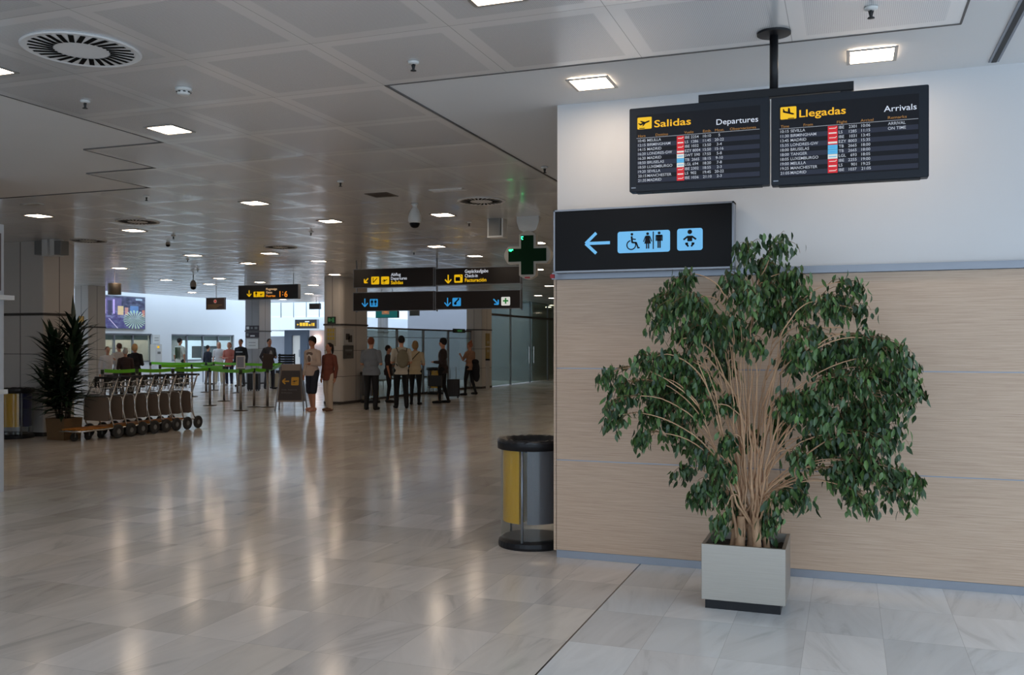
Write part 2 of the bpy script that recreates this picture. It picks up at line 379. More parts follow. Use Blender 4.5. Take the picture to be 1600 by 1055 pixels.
def text_mesh(txt, bold):
    if (txt, bold) in TM: return TM[(txt, bold)]
    cu = bpy.data.curves.new('t', 'FONT'); cu.body = txt; cu.size = 1.0; cu.offset = bold; cu.resolution_u = 3
    ob = bpy.data.objects.new('t', cu); COL.objects.link(ob)
    dg = bpy.context.evaluated_depsgraph_get(); me = bpy.data.meshes.new_from_object(ob.evaluated_get(dg))
    vs = [(v.co.x, v.co.y) for v in me.vertices]; fs = [tuple(p.vertices) for p in me.polygons]
    bpy.data.objects.remove(ob); bpy.data.curves.remove(cu); bpy.data.meshes.remove(me)
    TM[(txt, bold)] = (vs, fs); return vs, fs
def arrow(g, cx, cz, L, ang, w):      # arrow of length L pointing along ang, signage style
    c, s_ = math.cos(ang), math.sin(ang)
    tip = (cx+c*L/2, cz+s_*L/2); tail = (cx-c*L/2, cz-s_*L/2)
    g.line(tail[0], tail[1], tip[0]-c*w*0.5, tip[1]-s_*w*0.5, w)
    for sg in (1, -1):
        a = ang+PI-sg*math.radians(43); g.line(tip[0], tip[1], tip[0]+math.cos(a)*L*0.6, tip[1]+math.sin(a)*L*0.6, w)
def plane_icon(g, cx, cz, s, up=True):
    k = 1 if up else -1
    def T(p):
        a = math.radians(18*k); x, z = p[0]*s, p[1]*s
        return (cx+x*math.cos(a)-z*math.sin(a), cz+x*math.sin(a)+z*math.cos(a))
    g.poly([T(p) for p in ((-.36, -.02), (-.30, -.07), (.30, -.06), (.38, -.01), (.33, .04), (-.28, .05))])
    if up:
        g.poly([T(p) for p in ((-.14, .05), (-.26, .21), (-.18, .22), (.06, .04))]); g.poly([T(p) for p in ((-.36, .0), (-.42, .13), (-.37, .13), (-.26, .03))])
        g.poly([T(p) for p in ((-.10, -.05), (-.22, -.17), (-.15, -.18), (.08, -.05))])
        g.rect(cx-.36*s, cz-.38*s, cx+.02*s, cz-.33*s)
    else:
        g.poly([T(p) for p in ((-.06, .05), (-.10, .30), (.0, .28), (.12, .04))]); g.poly([T(p) for p in ((-.34, .0), (-.40, .16), (-.34, .15), (-.24, .04))])
        g.rect(cx-.02*s, cz-.40*s, cx+.36*s, cz-.35*s)

# ================================================================== THE BUILDING
WY = 6.65; WX = -2.056
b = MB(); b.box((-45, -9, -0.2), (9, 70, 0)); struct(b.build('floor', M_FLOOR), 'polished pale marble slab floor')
# plasterboard soffit (with the openings over the atrium) and the metal tray field set into it
b = MB(); TZ = CEIL+0.008
b.box((-23.4, -4, TZ), (4.6, 34.0, 4.2)); b.box((-12.9, 34.0, TZ), (WX, 66, 4.2)); b.box((-27, -4, TZ), (-23.4, 14, 4.2))
struct(b.build('ceiling', M_PLASTC), 'smooth painted plasterboard ceiling')
b = MB(); mz0, mz1 = CEIL, TZ
for (x0, y0, x1, y1) in ((-5.71, -4, 0.59, 5.70), (-5.71, 5.70, -3.01, 6.64), (-6.61, 6.64, -3.01, 7.58), (-7.51, 7.58, -3.01, 8.52), (-23.4, 8.52, -3.01, 34.0), (-12.9, 34.0, -3.01, 66)):
    b.add([(x0, y0, mz0), (x0, y1, mz0), (x1, y1, mz0), (x1, y0, mz0)], [(0, 1, 2, 3)])
struct(b.build('ceiling', M_CEIL), 'perforated metal tray ceiling')
b = MB()
for (x0, y0, x1, y1) in ((-3.01, 5.695, 0.595, 5.712), (0.585, -4, 0.597, 5.70), (-3.013, 5.70, -3.0, 30), (-5.718, -4, -5.705, 6.64), (-6.61, 6.638, -5.71, 6.647), (-6.617, 6.64, -6.605, 7.58), (-7.51, 7.576, -6.61, 7.584), (-7.517, 7.58, -7.505, 8.52), (-23, 8.516, -7.51, 8.523)):
    b.box((x0, y0, mz0-0.003), (x1, y1, mz1))
struct(b.build('trim_1', mat('shadow gap', srgb(95, 92, 90), 0.6)))
b = MB(); b.box((0.855, 2.5, CEIL-0.001), (0.885, 6.56, CEIL+0.007)); b.m = 1; b.box((0.84, 2.5, CEIL+0.001), (0.855, 6.56, CEIL+0.007)); b.box((0.885, 2.5, CEIL+0.001), (0.90, 6.56, CEIL+0.007))
tag(b.build('slot_diffuser', [M_DARK, M_ALU]), 'long black slot air diffuser in the ceiling at the upper right corner', 'air vent')

# right wall block with oak panelling
b = MB(); b.box((WX, WY, 0), (4.6, WY+0.3, CEIL+0.3)); b.box((WX, WY+0.3, 0), (WX+0.3, 66, CEIL+0.3)); struct(b.build('wall_right', M_PLASTER), 'white wall above oak panelling')
jz = [0.055, 0.733, 1.42, 2.085]
b = MB()
for i in range(3):
    for (x0, x1) in ((WX-0.004, -0.441), (-0.435, 2.6), (2.606, 4.6)):
        b.box((x0, WY-0.022, jz[i]+0.004), (x1, WY+0.0, jz[i+1]-0.004))
b.box((WX-0.022, WY-0.022, jz[0]), (WX, WY+0.6, jz[3]))
struct(b.build('wall_panelling', M_WOOD), 'horizontal grain oak veneer panels')
b = MB()
for z in jz[1:3]: b.box((WX-0.002, WY-0.020, z-0.006), (4.6, WY-0.002, z+0.006))
struct(b.build('trim_2', M_ALU))
b = MB(); b.box((WX-0.03, WY-0.045, 2.085), (4.6, WY, 2.125)); b.box((WX-0.03, WY-0.035, 2.125), (4.6, WY, 2.135)); struct(b.build('trim_3', M_ALU), 'aluminium ledge on top of the oak panelling')
b = MB(); b.box((WX-0.002, WY-0.012, 0.0), (4.6, WY, 0.055)); struct(b.build('baseboard_right', M_ALU))

# left hall wall with counter openings, atrium walls
XL = -25.4
b = MB()
b.box((XL-0.2, 12.0, 2.0), (XL, 35.6, 7.0))
def yl(px): return onx(px, 540, XL).y
piers = [(12.0, yl(150)), (yl(238), yl(268)), (yl(366), 35.6)]
for (y0, y1) in piers: b.box((XL-0.2, y0, 0), (XL, y1, 2.0))
b.box((XL-0.2, -4, 0), (XL, 12.0, 7.0))
struct(b.build('wall_left', M_WHITE), 'white daylit side wall')
b = MB(); b.box((XL-3.2, 11, 0), (XL-3.0, 34, 2.6)); struct(b.build('wall_back_office', mat('shop back wall', srgb(165, 160, 152), 0.6)))
b = MB(); b.box((XL-3.2, 11, 2.3), (XL-0.2, 34, 2.4)); struct(b.build('ceiling', M_PLASTC))
for (y0, y1) in ((22, 24.5), (25.2, 27.2), (28.5, 32.5)):  # glowing strips added to brighten the back office behind the windows
    b = MB(); b.box((XL-2.4, y0, 2.26), (XL-2.2, y1, 2.295)); struct(b.build('fill_light_strip', mat('office fill strip', (1, 1, 1), .5, emis=(1, .93, .8), es=15)))
for k, (y0, y1) in enumerate(((piers[0][1], piers[1][0]), (piers[1][1], piers[2][0]))):
    root = thing('window_%d' % (k+1), None, None, (XL-0.1, 0, 0)); root['kind'] = 'structure'
    f = MB(); n = 3 if k == 0 else 4
    for i in range(n+1):
        y = y0+(y1-y0)*i/n; f.box((-0.04, y-0.03, 0), (0.04, y+0.03, 2.0))
    f.box((-0.04, y0, 1.94), (0.04, y1, 2.0)); f.box((-0.04, y0, 0.92), (0.05, y1, 0.97)); f.build('window_frame', M_ALU, root)
    g = MB(); g.box((-0.006, y0, 0.97), (0.006, y1, 1.94)); g.build('pane', M_GLASS, root)
    p = MB(); p.box((-0.05, y0, 0.0), (0.03, y1, 0.92)); p.build('apron_panel', M_WHITE, root)
    p = MB(); p.box((-0.12, y0+.03, 1.76), (-0.09, y1-.03, 1.94)); p.build('blind', mat('grey green blind', srgb(110, 122, 116), .6), root)
    if k == 1:
        ya_, yb_ = onx(318, 560, XL).y, onx(350, 560, XL).y
        p = MB(); p.box((-0.5, ya_, 1.02), (-0.12, yb_, 1.52)); p.build('dark_hatch', M_DARK, root); p = MB(); p.box((-0.118, ya_*.5+yb_*.5, 1.1), (-0.110, ya_*.2+yb_*.8, 1.42)); p.build('paper_sheet', M_GPL, root)
    else:
        p = MB(); p.box((-1.2, y0+1.2, 1.05), (-0.9, y1-.2, 1.10)); p.box((-1.2, y0+1.2, 1.42), (-0.9, y1-.2, 1.46)); p.build('shelf', mat('warm wood shelf', srgb(150, 125, 95), .6), root)
b = MB(); b.box((-24, -4.2, 0), (-7, -4, 4.2)); struct(b.build('wall_front', M_CREAM))
b = MB()
b.box((-45, 50, 0), (-12.9, 50.3, 8.0)); b.box((-45, 33.6, 0), (-44.7, 50, 8.0)); b.box((-13.3, 38, CEIL), (-12.9, 50, 8.0)); b.box((-45, 35.4, 0), (XL-0.2, 35.6, 8.0))
struct(b.build('wall_back', M_WHITE))
b = MB(); x0 = ony(637, 500, 38).x; b.box((x0, 38, 0), (-12.9, 38.3, 6.0)); b.box((x0, 38.3, 0), (x0+0.3, 50, 6.0)); struct(b.build('wall_inner', M_GREYW))
b = MB(); b.box((-14.8, 38.3, 0), (-14.6, 66, CEIL+.3)); b.box((-14.8, 66, 0), (WX, 66.2, CEIL+.3)); struct(b.build('wall_corridor', mat('dim green grey wall', srgb(120, 128, 120), 0.5)))
b = MB(); b.box((-15, 38, TZ), (-12.9, 66, 4.2)); struct(b.build('ceiling', M_PLASTC))
# mezzanine across the atrium
mz = 43.0
xa, xk, xb = ony(415, 500, mz).x, ony(438, 500, mz).x, ony(560, 500, mz).x
z0, z1 = ony(470, 515.5, mz).z, ony(470, 496, mz).z
b = MB(); b.box((xk, mz, z0), (xb, 50, z1)); b.add([(xk, mz, z0), (xk, mz, z1), (xk-3.5, mz-2.6, z1), (xk-3.5, mz-2.6, z0), (xk-3.5, 50, z0), (xk-3.5, 50, z1), (xk, 50, z1), (xk, 50, z0)], [(0, 1, 2, 3), (3, 2, 5, 4), (1, 6, 5, 2), (0, 3, 4, 7)])
struct(b.build('balcony_slab', M_WHITE), 'white mezzanine floor edge above the far doors')
root = thing('glass_balustrade', 'long glass and steel balustrade along the upper mezzanine beyond the departure gate sign', 'railing', (0, 0, z1))
b = MB(); n = 8
pts = [(xk-3.5, mz-2.55), (xk, mz+0.06), (xb, mz+0.06)]
g = MB()
for (p, q, n) in ((pts[0], pts[1], 3), (pts[1], pts[2], 6)):
    g.add([(p[0], p[1], 0.08), (q[0], q[1], 0.08), (q[0], q[1], 0.98), (p[0], p[1], 0.98)], [(0, 1, 2, 3)])
    for i in range(n+1):
        x = p[0]+(q[0]-p[0])*i/n; y = p[1]+(q[1]-p[1])*i/n
        pb = MB(); pb.cyl((x, y, 0), (x, y, 1.05), 0.025, n=8); pb.build('post', M_ALU, root, True)
g.build('glass_panel', M_GLASS, root)
b.tube([(p[0], p[1], 1.05) for p in pts], 0.03, 8); b.build('handrail', M_ALU, root, True)
# doors and panels under the mezzanine
def door(px0, px1, ytop, Y, m, name='door_1'):
    a = ony(px0, 540, Y); c = ony(px1, 540, Y); zt = ony((px0+px1)/2, ytop, Y).z
    root = thing(name, None, None, (0, Y, 0)); root['kind'] = 'structure'
    f = MB(); t = (c.x-a.x); f.box((a.x, -0.1, 0), (a.x+t*0.32, 0.1, zt)); f.box((c.x-t*0.32, -0.1, 0), (c.x, 0.1, zt)); f.box((a.x+t*0.32, -0.1, zt-0.3), (c.x-t*0.32, 0.1, zt)); f.build('door_frame', m, root)
    p = MB(); p.box((a.x+t*0.32, 0.0, 0), (c.x-t*0.32, 0.04, zt-0.3)); p.build('door_leaf', M_CREAM, root)
    h = MB(); h.cyl((a.x+t*0.62, -0.06, 0.9), (a.x+t*0.62, -0.06, 1.3), 0.02); h.build('door_handle', M_ALU, root)
door(446, 482, 516, 44.0, mat('slate blue door frame', srgb(62, 70, 84), 0.5))
b = MB(); a = ony(422, 524, 44.5); c = ony(446, 524, 44.5); b.box((a.x, 44.5, 0), (c.x, 44.7, 2.05)); b.m = 1; b.box((a.x, 44.45, 1.0), (c.x, 44.5, 1.05)); b.build('x', [M_GREYW, M_ALU]); bpy.data.objects['x'].name = 'wall_service'; struct(bpy.data.objects['wall_service'])
a = ony(493, 530, 46)
r_ = thing('wall_lamp', 'glowing round wall lamp in the recess right of the slate blue doorway', 'lamp', (a.x, 46, a.z)); b = MB(); b.ell((0, 0, 0), (0.22, 0.10, 0.22)); b.build('globe', mat('soft lit globe', (1, 1, 1), 0.5, emis=(1, 0.85, 0.78), es=5), r_, True); b = MB(); b.cyl((0, 0.05, 0), (0, 0.2, 0), 0.05); b.build('bracket', M_ALU, r_)
b = MB(); c = ony(484, 530, 46.2); d = ony(520, 530, 46.2); b.box((c.x, 46.2, 0), (d.x, 46.4, z0)); struct(b.build('wall_recess', mat('pink white wall', srgb(225, 208, 205), 0.6)))

# columns: front face looks to -Y, right face to +X
def column(x0, y0, x1, y1, m, label, z_top=CEIL+0.01, bands=True, chamfer=0.0):
    b = MB(); b.rbox((x0, y0, 0), (x1, y1, z_top), max(chamfer, 0.02), 2, 3); b.m = 1
    if bands:
        for (z, h, t) in ((2.10, 0.045, 0.02), (1.425, 0.010, 0.003), (0.735, 0.010, 0.003), (0.0, 0.07, 0.012)):
            b.rbox((x0-t, y0-t, z), (x1+t, y1+t, z+h), max(chamfer, 0.02), 2, 3)
        for (px_, py_) in (((x0+x1)/2, y0-0.003),): b.box((px_-0.005, py_, 0.07), (px_+0.005, py_+0.003, z_top))
        b.box((x1, (y0+y1)/2-0.005, 0.07), (x1+0.003, (y0+y1)/2+0.005, z_top))
    return struct(b.build('column', [m, M_JOINT]), label)
c1 = column(-14.15, 12.26, -13.1, 12.95, M_CREAM, 'cream clad square column behind the dracaena')
c3 = column(-13.22, 21.5, -12.62, 22.95, M_CREAM, 'cream clad column with notices, rounded foot', chamfer=0.12)
c4 = column(-13.0, 30.9, -12.4, 31.9, M_CREAM, 'cream clad column beside the glass wall')
p = ony(405, 520, 31.2); p0 = ony(383, 520, 31.2); c2 = column(p0.x, 31.2, p.x, 32.0, M_GREYC, 'grey column in the daylit hall')
p = ony(138, 500, 22.0); p0 = ony(116, 500, 22.0); cB = column(p0.x, 22.0, p.x, 22.7, M_CREAM, 'cream column at the left of the poster')
p0 = ony(590, 500, 36.0); p = ony(600, 500, 36.0); column(p0.x, 36.0, p.x, 36.4, M_GREYC, 'slim grey column beyond the glass partition', z_top=6)

# left edge: information kiosk pillar, only its right face in frame
def kiosk():
    r = thing('information_kiosk', 'white information kiosk with two shelves and a green lower panel at the left edge', 'kiosk', (-9.2, 6.6, 0))
    b = MB(); b.rbox((-0.6, -1.2, 0), (0.58, 0.96, 2.9), 0.03); b.build('body', mat('kiosk white laminate', srgb(190, 194, 200), 0.4), r)
    b = MB(); b.rbox((-0.5, -1.0, 2.9), (0.55, 0.90, 3.39), 0.03); b.build('header', mat('kiosk header', srgb(200, 203, 208), 0.4), r)
    b = MB(); b.box((0.58, -1.2, 2.18), (0.59, 0.90, 2.80)); b.build('poster_panel', mat('brown grey poster', srgb(95, 85, 88), 0.4), r)
    b = MB(); b.rbox((-0.6, -1.2, 2.08), (0.66, 1.02, 2.13), 0.02); b.build('shelf', M_WPL, r)
    b = MB(); b.rbox((-0.6, -1.2, 1.06), (0.61, 0.98, 1.11), 0.02); b.build('shelf', M_WPL, r)
    b = MB(); b.box((0.58, -1.2, 0.45), (0.585, 0.86, 0.98)); b.build('front_panel', mat('kiosk green', srgb(95, 160, 30), 0.5), r)
kiosk()

# glass partition between the columns
def partition():
    r = thing('glass_partition', 'waist to head high glass partition with steel posts behind the queue of travellers', 'partition', (-12.84, 23.0, 0))
    ys = [0.0] + [onx(px, 540, -12.84).y-23.0 for px in (620, 661, 700)] + [7.85]
    for y in ys: b = MB(); b.rbox((-0.03, y-0.04, 0), (0.03, y+0.04, 2.04), 0.01); b.build('post', M_ALU, r)
    b = MB(); b.box((-0.035, 0, 2.04), (0.035, 7.9, 2.09)); b.build('top_rail', M_JOINT, r)
    b = MB(); b.box((-0.03, 0, 0), (0.03, 7.9, 0.06)); b.build('bottom_rail', M_JOINT, r)
    b = MB(); b.box((-0.02, 0, 1.80), (0.02, 7.9, 1.815)); b.build('middle_rail', M_ALU, r)
    for i in range(4):
        b = MB(); b.box((-0.006, ys[i]+0.04, 0.06), (0.006, ys[i+1]-0.04, 2.04)); b.build('glass_panel', M_GLASSD, r)
partition()
def glass_wall():
    r = thing('window_3', None, None, (-12.55, 31.9, 0)); r['kind'] = 'structure'
    for i in range(14):
        y = i*2.4; b = MB(); b.box((-0.03, y-0.03, 0), (0.03, y+0.03, CEIL)); b.build('mullion', M_ALU, r)
    b = MB(); b.box((-0.04, 0, 2.68), (0.04, 34, 2.76)); b.build('transom', M_JOINT, r)
    b = MB(); b.box((-0.008, 0, 0.03), (0.008, 34, 2.68)); b.box((-0.008, 0, 2.76), (0.008, 34, CEIL)); b.build('pane', M_GLASSW, r)
    for y in (4.5, 5.1, 9.4): b = MB(); b.cyl((0.07, y, 0.8), (0.07, y, 1.5), 0.018); b.build('door_handle', M_CHROME, r)
glass_wall()

# ================================================================== FOREGROUND THINGS
# --- flight boards
def board(name, x0, x1, zb, zt, Y, title, title2, heads, rows, logos, label, up):
    W, H = x1-x0, zt-zb
    r = thing(name, label, 'flight information screen', (x0, Y, zb), group=None)
    b = MB(); b.rbox((0, 0.0, 0), (W, 0.075, H), 0.008, 1); soften(b.build('casing', M_NAVYBZ, r), 0.003)
    b = MB(); b.rbox((0.12, 0.07, 0.06), (W-0.12, 0.12, H-0.06), 0.02, 1); b.build('back_housing', M_BLACKM, r)
    X = lambda u: u*W; Z = lambda v: H*(1-v)
    s = G2(-0.002); s.rect(X(.055), Z(.915), X(.94), Z(.09)); s.m = 1; s.y = -0.0035
    n = len(rows); v0 = .372; dv = .0525
    for i in range(1, n, 2): s.rect(X(.06), Z(v0+dv*(i+1)), X(.935), Z(v0+dv*i))
    s.build('display', [M_SCR, M_SCR2], r)
    g = G2(-0.005); g.rrect(X(.062), Z(.258), X(.168), Z(.118), 0.006); g.m = 1; g.y = -0.0065; plane_icon(g, X(.115), Z(.185), 0.088, up)
    g.build('pictogram', [M_YEL, M_BLACK], r)
    g = G2(-0.005); g.text(title, X(.187), Z(.247), H*.082, X(.187+ (.267 if up else .30)), bold=0.012); g.build('title_lettering', M_TYEL, r)
    g = G2(-0.005); g.text(title2, X(.635 if up else .725), Z(.277 if up else .262), H*.064, X(.925), bold=0.004); g.build('english_lettering', M_TWH, r)
    g = G2(-0.005)
    for (t, u, u1, v) in heads: g.text(t, X(u), Z(v), H*.030, X(u1))
    g.build('heading_lettering', M_TORG, r)
    g = G2(-0.005); g.rect(X(.055), Z(.366), X(.935), Z(.362))
    for i, row in enumerate(rows):
        zb_ = v0+dv*(i+1)-.014
        for (t, u, al) in row: g.text(t, X(u), Z(zb_), H*.032, align=al, bold=0.006)
    g.build('row_lettering', M_TROW, r)
    g = G2(-0.0055); lu = .352 if up else .372; lw = .053 if up else .062
    for i, c in enumerate(logos):
        g.m = {'r': 0, 's': 1, 'w': 2}[c[0]]
        g.y = -0.0055; g.rect(X(lu), Z(v0+dv*(i+1)), X(lu+lw), Z(v0+dv*i+.002))
        g.y = -0.007; g.m = 1 if c[0] == 'w' else 2
        if c[0] == 'r':
            if c[1] == '1': g.rect(X(lu+.008), Z(v0+dv*(i+.62)), X(lu+lw-.016), Z(v0+dv*(i+.48))); g.line(X(lu+lw-.016), Z(v0+dv*(i+.62)), X(lu+lw-.006), Z(v0+dv*(i+.3)), 0.003)
            elif c[1] == '2': g.rect(X(lu+.006), Z(v0+dv*(i+.68)), X(lu+lw-.006), Z(v0+dv*(i+.42)))
            else: g.rect(X(lu+.002), Z(v0+dv*(i+.78)), X(lu+lw-.002), Z(v0+dv*(i+.38)))
        elif c[0] == 's': g.m = 0; g.m = 3; g.rect(X(lu+.012), Z(v0+dv*(i+.6)), X(lu+lw-.012), Z(v0+dv*(i+.5)))
        else: g.rect(X(lu+.006), Z(v0+dv*(i+.64)), X(lu+lw-.006), Z(v0+dv*(i+.46)))
    g.build('airline_label', [M_RED, M_SKY, M_WLIT, M_BLUE2], r)
    b = MB(); b.box((X(.015), -0.001, 0.022), (X(.048), 0.001, 0.028)); b.build('maker_mark', M_ALU, r)
    b = MB()
    for u in (.17, .82): b.cyl((X(u), 0.03, -0.008), (X(u), 0.03, 0.002), 0.008, n=8)
    b.box((X(.05), 0.01, -0.006), (X(.95), 0.06, 0.001)); b.build('lower_lip', M_BLACKM, r)
    return r
dep = [("10:45", "MELILLA", "IBE 2254", "10:10", "5"), ("12:15", "BIRMINGHAM", "LS  1286", "11:45", "20-22"), ("14:15", "MADRID", "IBE 1032", "13:50", "3-4"), ("16:20", "LONDRES-GW", "EZY 8004", "15:50", "15-16"),
       ("16:20", "MADRID", "SWT 590", "17:55", "5-8"), ("18:50", "BRUSELAS", "TB  2665", "18:15", "9-10"), ("18:50", "LUXEMBURGO", "LGL 694", "18:20", "7-8"), ("19:20", "SEVILLA", "IBE 2302", "18:55", "2-3"),
       ("20:15", "MANCHESTER", "LS  902", "19:45", "20-22"), ("21:35", "MADRID", "IBE 1036", "21:10", "2-3")]
arr = [("10:15", "SEVILLA", "IBE", "2301", "10:06"), ("11:30", "BIRMINGHAM", "LS", "1285", "11:15"), ("13:45", "MADRID", "IBE", "1031", "13:45"), ("15:35", "LONDRES-GW", "EZY", "8003", "15:35"), ("18:00", "BRUSELAS", "TB", "2665", "18:00"),
       ("18:00", "TANGER", "TB", "2665", "18:00"), ("18:05", "LUXEMBURGO", "LGL", "693", "18:05"), ("19:00", "MELILLA", "IBE", "2255", "19:00"), ("19:25", "MANCHESTER", "LS", "901", "19:25"), ("21:05", "MADRID", "IBE", "1037", "21:05")]
drows = [[(a, .067, 'L'), (c, .135, 'L'), (d, .410, 'L'), (e, .54, 'L'), (f, .655, 'C')] for (a, c, d, e, f) in dep]
arows = [[(a, .063, 'L'), (c, .13, 'L'), (d, .442, 'L'), (e, .555, 'R'), (f, .585, 'L')] + ([("ARRIVAL", .75, 'L')] if i == 0 else [("ON TIME", .75, 'L')] if i == 1 else []) for i, (a, c, d, e, f) in enumerate(arr)]
board('departures_screen', -1.222, -0.418, 2.503, 3.0, 5.40, 'Salidas', 'Departures',
      [("Hora", .068, .122, .352), ("Destino", .197, .288, .352), ("Vuelo", .405, .472, .35), ("Emb.", .54, .60, .352), ("Most.", .625, .69, .352), ("Observaciones", .73, .91, .352)],
      drows, ['r1', 'r2', 'r1', 'r3', 'w', 's', 'w', 'r1', 'r2', 'r1'], 'black flight board titled Salidas and Departures hanging from the ceiling pole', True)
board('arrivals_screen', -0.408, 0.407, 2.495, 2.99, 5.40, 'Llegadas', 'Arrivals',
      [("Time", .065, .12, .352), ("From", .215, .275, .352), ("Flight", .43, .495, .35), ("Arrival", .58, .66, .352), ("Remarks", .75, .865, .345)],
      arows, ['r1', 'r2', 'r1', 'r3', 's', 's', 'w', 'r1', 'r2', 'r1'], 'black flight board titled Llegadas and Arrivals hanging right of the Salidas board', False)
r = thing('ceiling_mount', 'black ceiling pole with round flange and crossbar carrying the two flight boards', 'mount', (-0.40, 5.5, CEIL))
b = MB(); b.lathe([(0.0, 0), (0.095, 0), (0.095, -0.012), (0.03, -0.018), (0.0, -0.018)], n=28); b.build('flange', M_BLACKM, r, False)
b = MB(); b.cyl((0, 0, -0.01), (0, 0, -0.34), 0.024, n=16); b.build('pole', M_BLACKM, r, True)
b = MB(); b.rbox((-0.425, -0.03, -0.375), (0.43, 0.03, -0.325), 0.006, 0); b.build('crossbar', M_BLACKM, r)
for x in (-0.39, 0.39):
    b = MB(); b.box((x-0.03, -0.025, -0.43), (x+0.03, 0.03, -0.37)); b.box((x-0.03, -0.02, -0.75), (x+0.03, 0.0, -0.43)); b.build('bracket', M_BLACKM, r)

# --- toilet sign lightbox
def man(g, x, z, h):
    g.disc(x, z+h*.90, h*.085); g.rrect(x-h*.15, z+h*.42, x+h*.15, z+h*.79, h*.05); g.rect(x-h*.10, z, x-h*.012, z+h*.5); g.rect(x+h*.012, z, x+h*.10, z+h*.5)
    g.line(x-h*.185, z+h*.74, x-h*.185, z+h*.42, h*.06); g.line(x+h*.185, z+h*.74, x+h*.185, z+h*.42, h*.06); g.rect(x-h*.2, z+h*.70, x+h*.2, z+h*.79)
def woman(g, x, z, h):
    g.disc(x, z+h*.90, h*.085); g.poly([(x-h*.10, z+h*.79), (x-h*.20, z+h*.30), (x+h*.20, z+h*.30), (x+h*.10, z+h*.79)]); g.rect(x-h*.10, z, x-h*.02, z+h*.3); g.rect(x+h*.02, z, x+h*.10, z+h*.3)
    g.line(x-h*.12, z+h*.76, x-h*.25, z+h*.42, h*.06); g.line(x+h*.12, z+h*.76, x+h*.25, z+h*.42, h*.06)
def wheelchair(g, x, z, h):
    g.disc(x+h*.02, z+h*.92, h*.08); g.line(x, z+h*.80, x+h*.04, z+h*.40, h*.11); g.line(x+h*.03, z+h*.42, x+h*.30, z+h*.40, h*.10); g.line(x+h*.28, z+h*.42, x+h*.40, z+h*.08, h*.09)
    g.line(x+h*.02, z+h*.64, x+h*.26, z+h*.60, h*.07); g.arc(x-h*.02, z+h*.27, h*.27, math.radians(100), math.radians(395), h*.07, 22); g.line(x+h*.36, z+h*.08, x+h*.50, z+h*.10, h*.08)
def baby(g, x, z, h):
    g.disc(x, z+h*.88, h*.13); g.poly([(x-h*.14, z+h*.66), (x-h*.14, z+h*.34), (x+h*.14, z+h*.34), (x+h*.14, z+h*.66)])
    for s in (1, -1):
        g.line(x+s*h*.12, z+h*.62, x+s*h*.36, z+h*.44, h*.10)
        g.line(x+s*h*.10, z+h*.22, x+s*h*.26, z+h*.20, h*.12); g.line(x+s*h*.22, z+h*.22, x+s*h*.08, z+h*.04, h*.10)
r = thing('restroom_sign', 'wall mounted black lightbox sign with blue toilet and baby changing pictograms', 'sign', (-2.027, 6.50, 2.137))
W, H = 1.276, 0.438
b = MB(); b.rbox((0, 0.0, 0), (W, 0.125, H), 0.004, 1); b.build('casing', M_BLACK, r)
b = MB()
for q in (((-0.012, -0.004, -0.006), (0.0, 0.125, H+0.012)), ((W, -0.004, -0.006), (W+0.012, 0.125, H+0.012)), ((-0.012, -0.004, H), (W+0.012, 0.125, H+0.012)), ((-0.012, -0.004, -0.012), (W+0.012, 0.125, 0.0))): b.box(*q)
b.build('frame', M_ALU, r)
def fx(px): return (px-870)/(1143-870)*1.0
def U(px, py):   # sign-face coordinates measured on the sign itself
    p = ony(px, py, 6.498); return (p.x+2.027, p.z-2.137)
g = G2(-0.003)
x, z = U(934, 380); x1, _ = U(953, 380); x0, _ = U(915, 380); arrow(g, x, z, (x1-x0), PI, 0.022)
a0 = U(965, 396); a1 = U(1047, 359); g.rrect(a0[0], a0[1], a1[0], a1[1], 0.018)
c0 = U(1058, 392); c1_ = U(1098, 356); g.rrect(c0[0], c0[1], c1_[0], c1_[1], 0.018)
g.m = 1; g.y = -0.005
hh = 0.118; zb = a0[1]+0.024
wheelchair(g, U(987, 380)[0], zb, hh); woman(g, U(1012, 380)[0], zb+0.002, hh); g.rect(U(1020, 380)[0], zb-0.002, U(1020, 380)[0]+0.008, zb+hh+0.004); man(g, U(1030, 380)[0], zb+0.004, hh)
baby(g, (c0[0]+c1_[0])/2, c0[1]+0.022, 0.122)
g.build('pictogram', [M_BLUE, M_BLACK], r)
b = MB(); b.box((-0.034, -0.012, -0.050), (-0.008, 0.02, -0.022)); b.build('alarm_tab', mat('dull red tab', srgb(150, 25, 30), .5), r)

# --- stainless planter with ficus
PXc, PYc = -0.59, 5.895
r = thing('planter', 'square brushed stainless steel planter on black plinth holding the tall ficus', 'planter', (PXc, PYc, 0))
hw = 0.245
b = MB(); b.box((-hw+0.02, -hw+0.02, 0.0), (hw-0.03, hw-0.02, 0.057)); b.build('plinth', M_BLACKM, r)
b = MB()
t = 0.022
b.box((-hw, -hw, 0.057), (hw, -hw+t, 0.392)); b.box((-hw, hw-t, 0.057), (hw, hw, 0.392)); b.box((-hw, -hw+t, 0.057), (-hw+t, hw-t, 0.392)); b.box((hw-t, -hw+t, 0.057), (hw, hw-t, 0.392)); b.box((-hw+t, -hw+t, 0.057), (hw-t, hw-t, 0.075))
soften(b.build('box', M_STEEL, r), 0.002)
def soil_mesh(hwx, z):
    s = MB(); n = 14; rnd = random.Random(2)
    vs = [(-hwx+2*hwx*i/n, -hwx+2*hwx*j/n, z+rnd.uniform(-.012, .014)) for j in range(n+1) for i in range(n+1)]
    return s.add(vs, [(j*(n+1)+i, j*(n+1)+i+1, (j+1)*(n+1)+i+1, (j+1)*(n+1)+i) for j in range(n) for i in range(n)])
tag(soil_mesh(hw-t, 0.335).build('soil', mat('dark potting soil', (0.02, 0.014, 0.01), 0.9, noise=0.5, nscale=60), r, True), None)

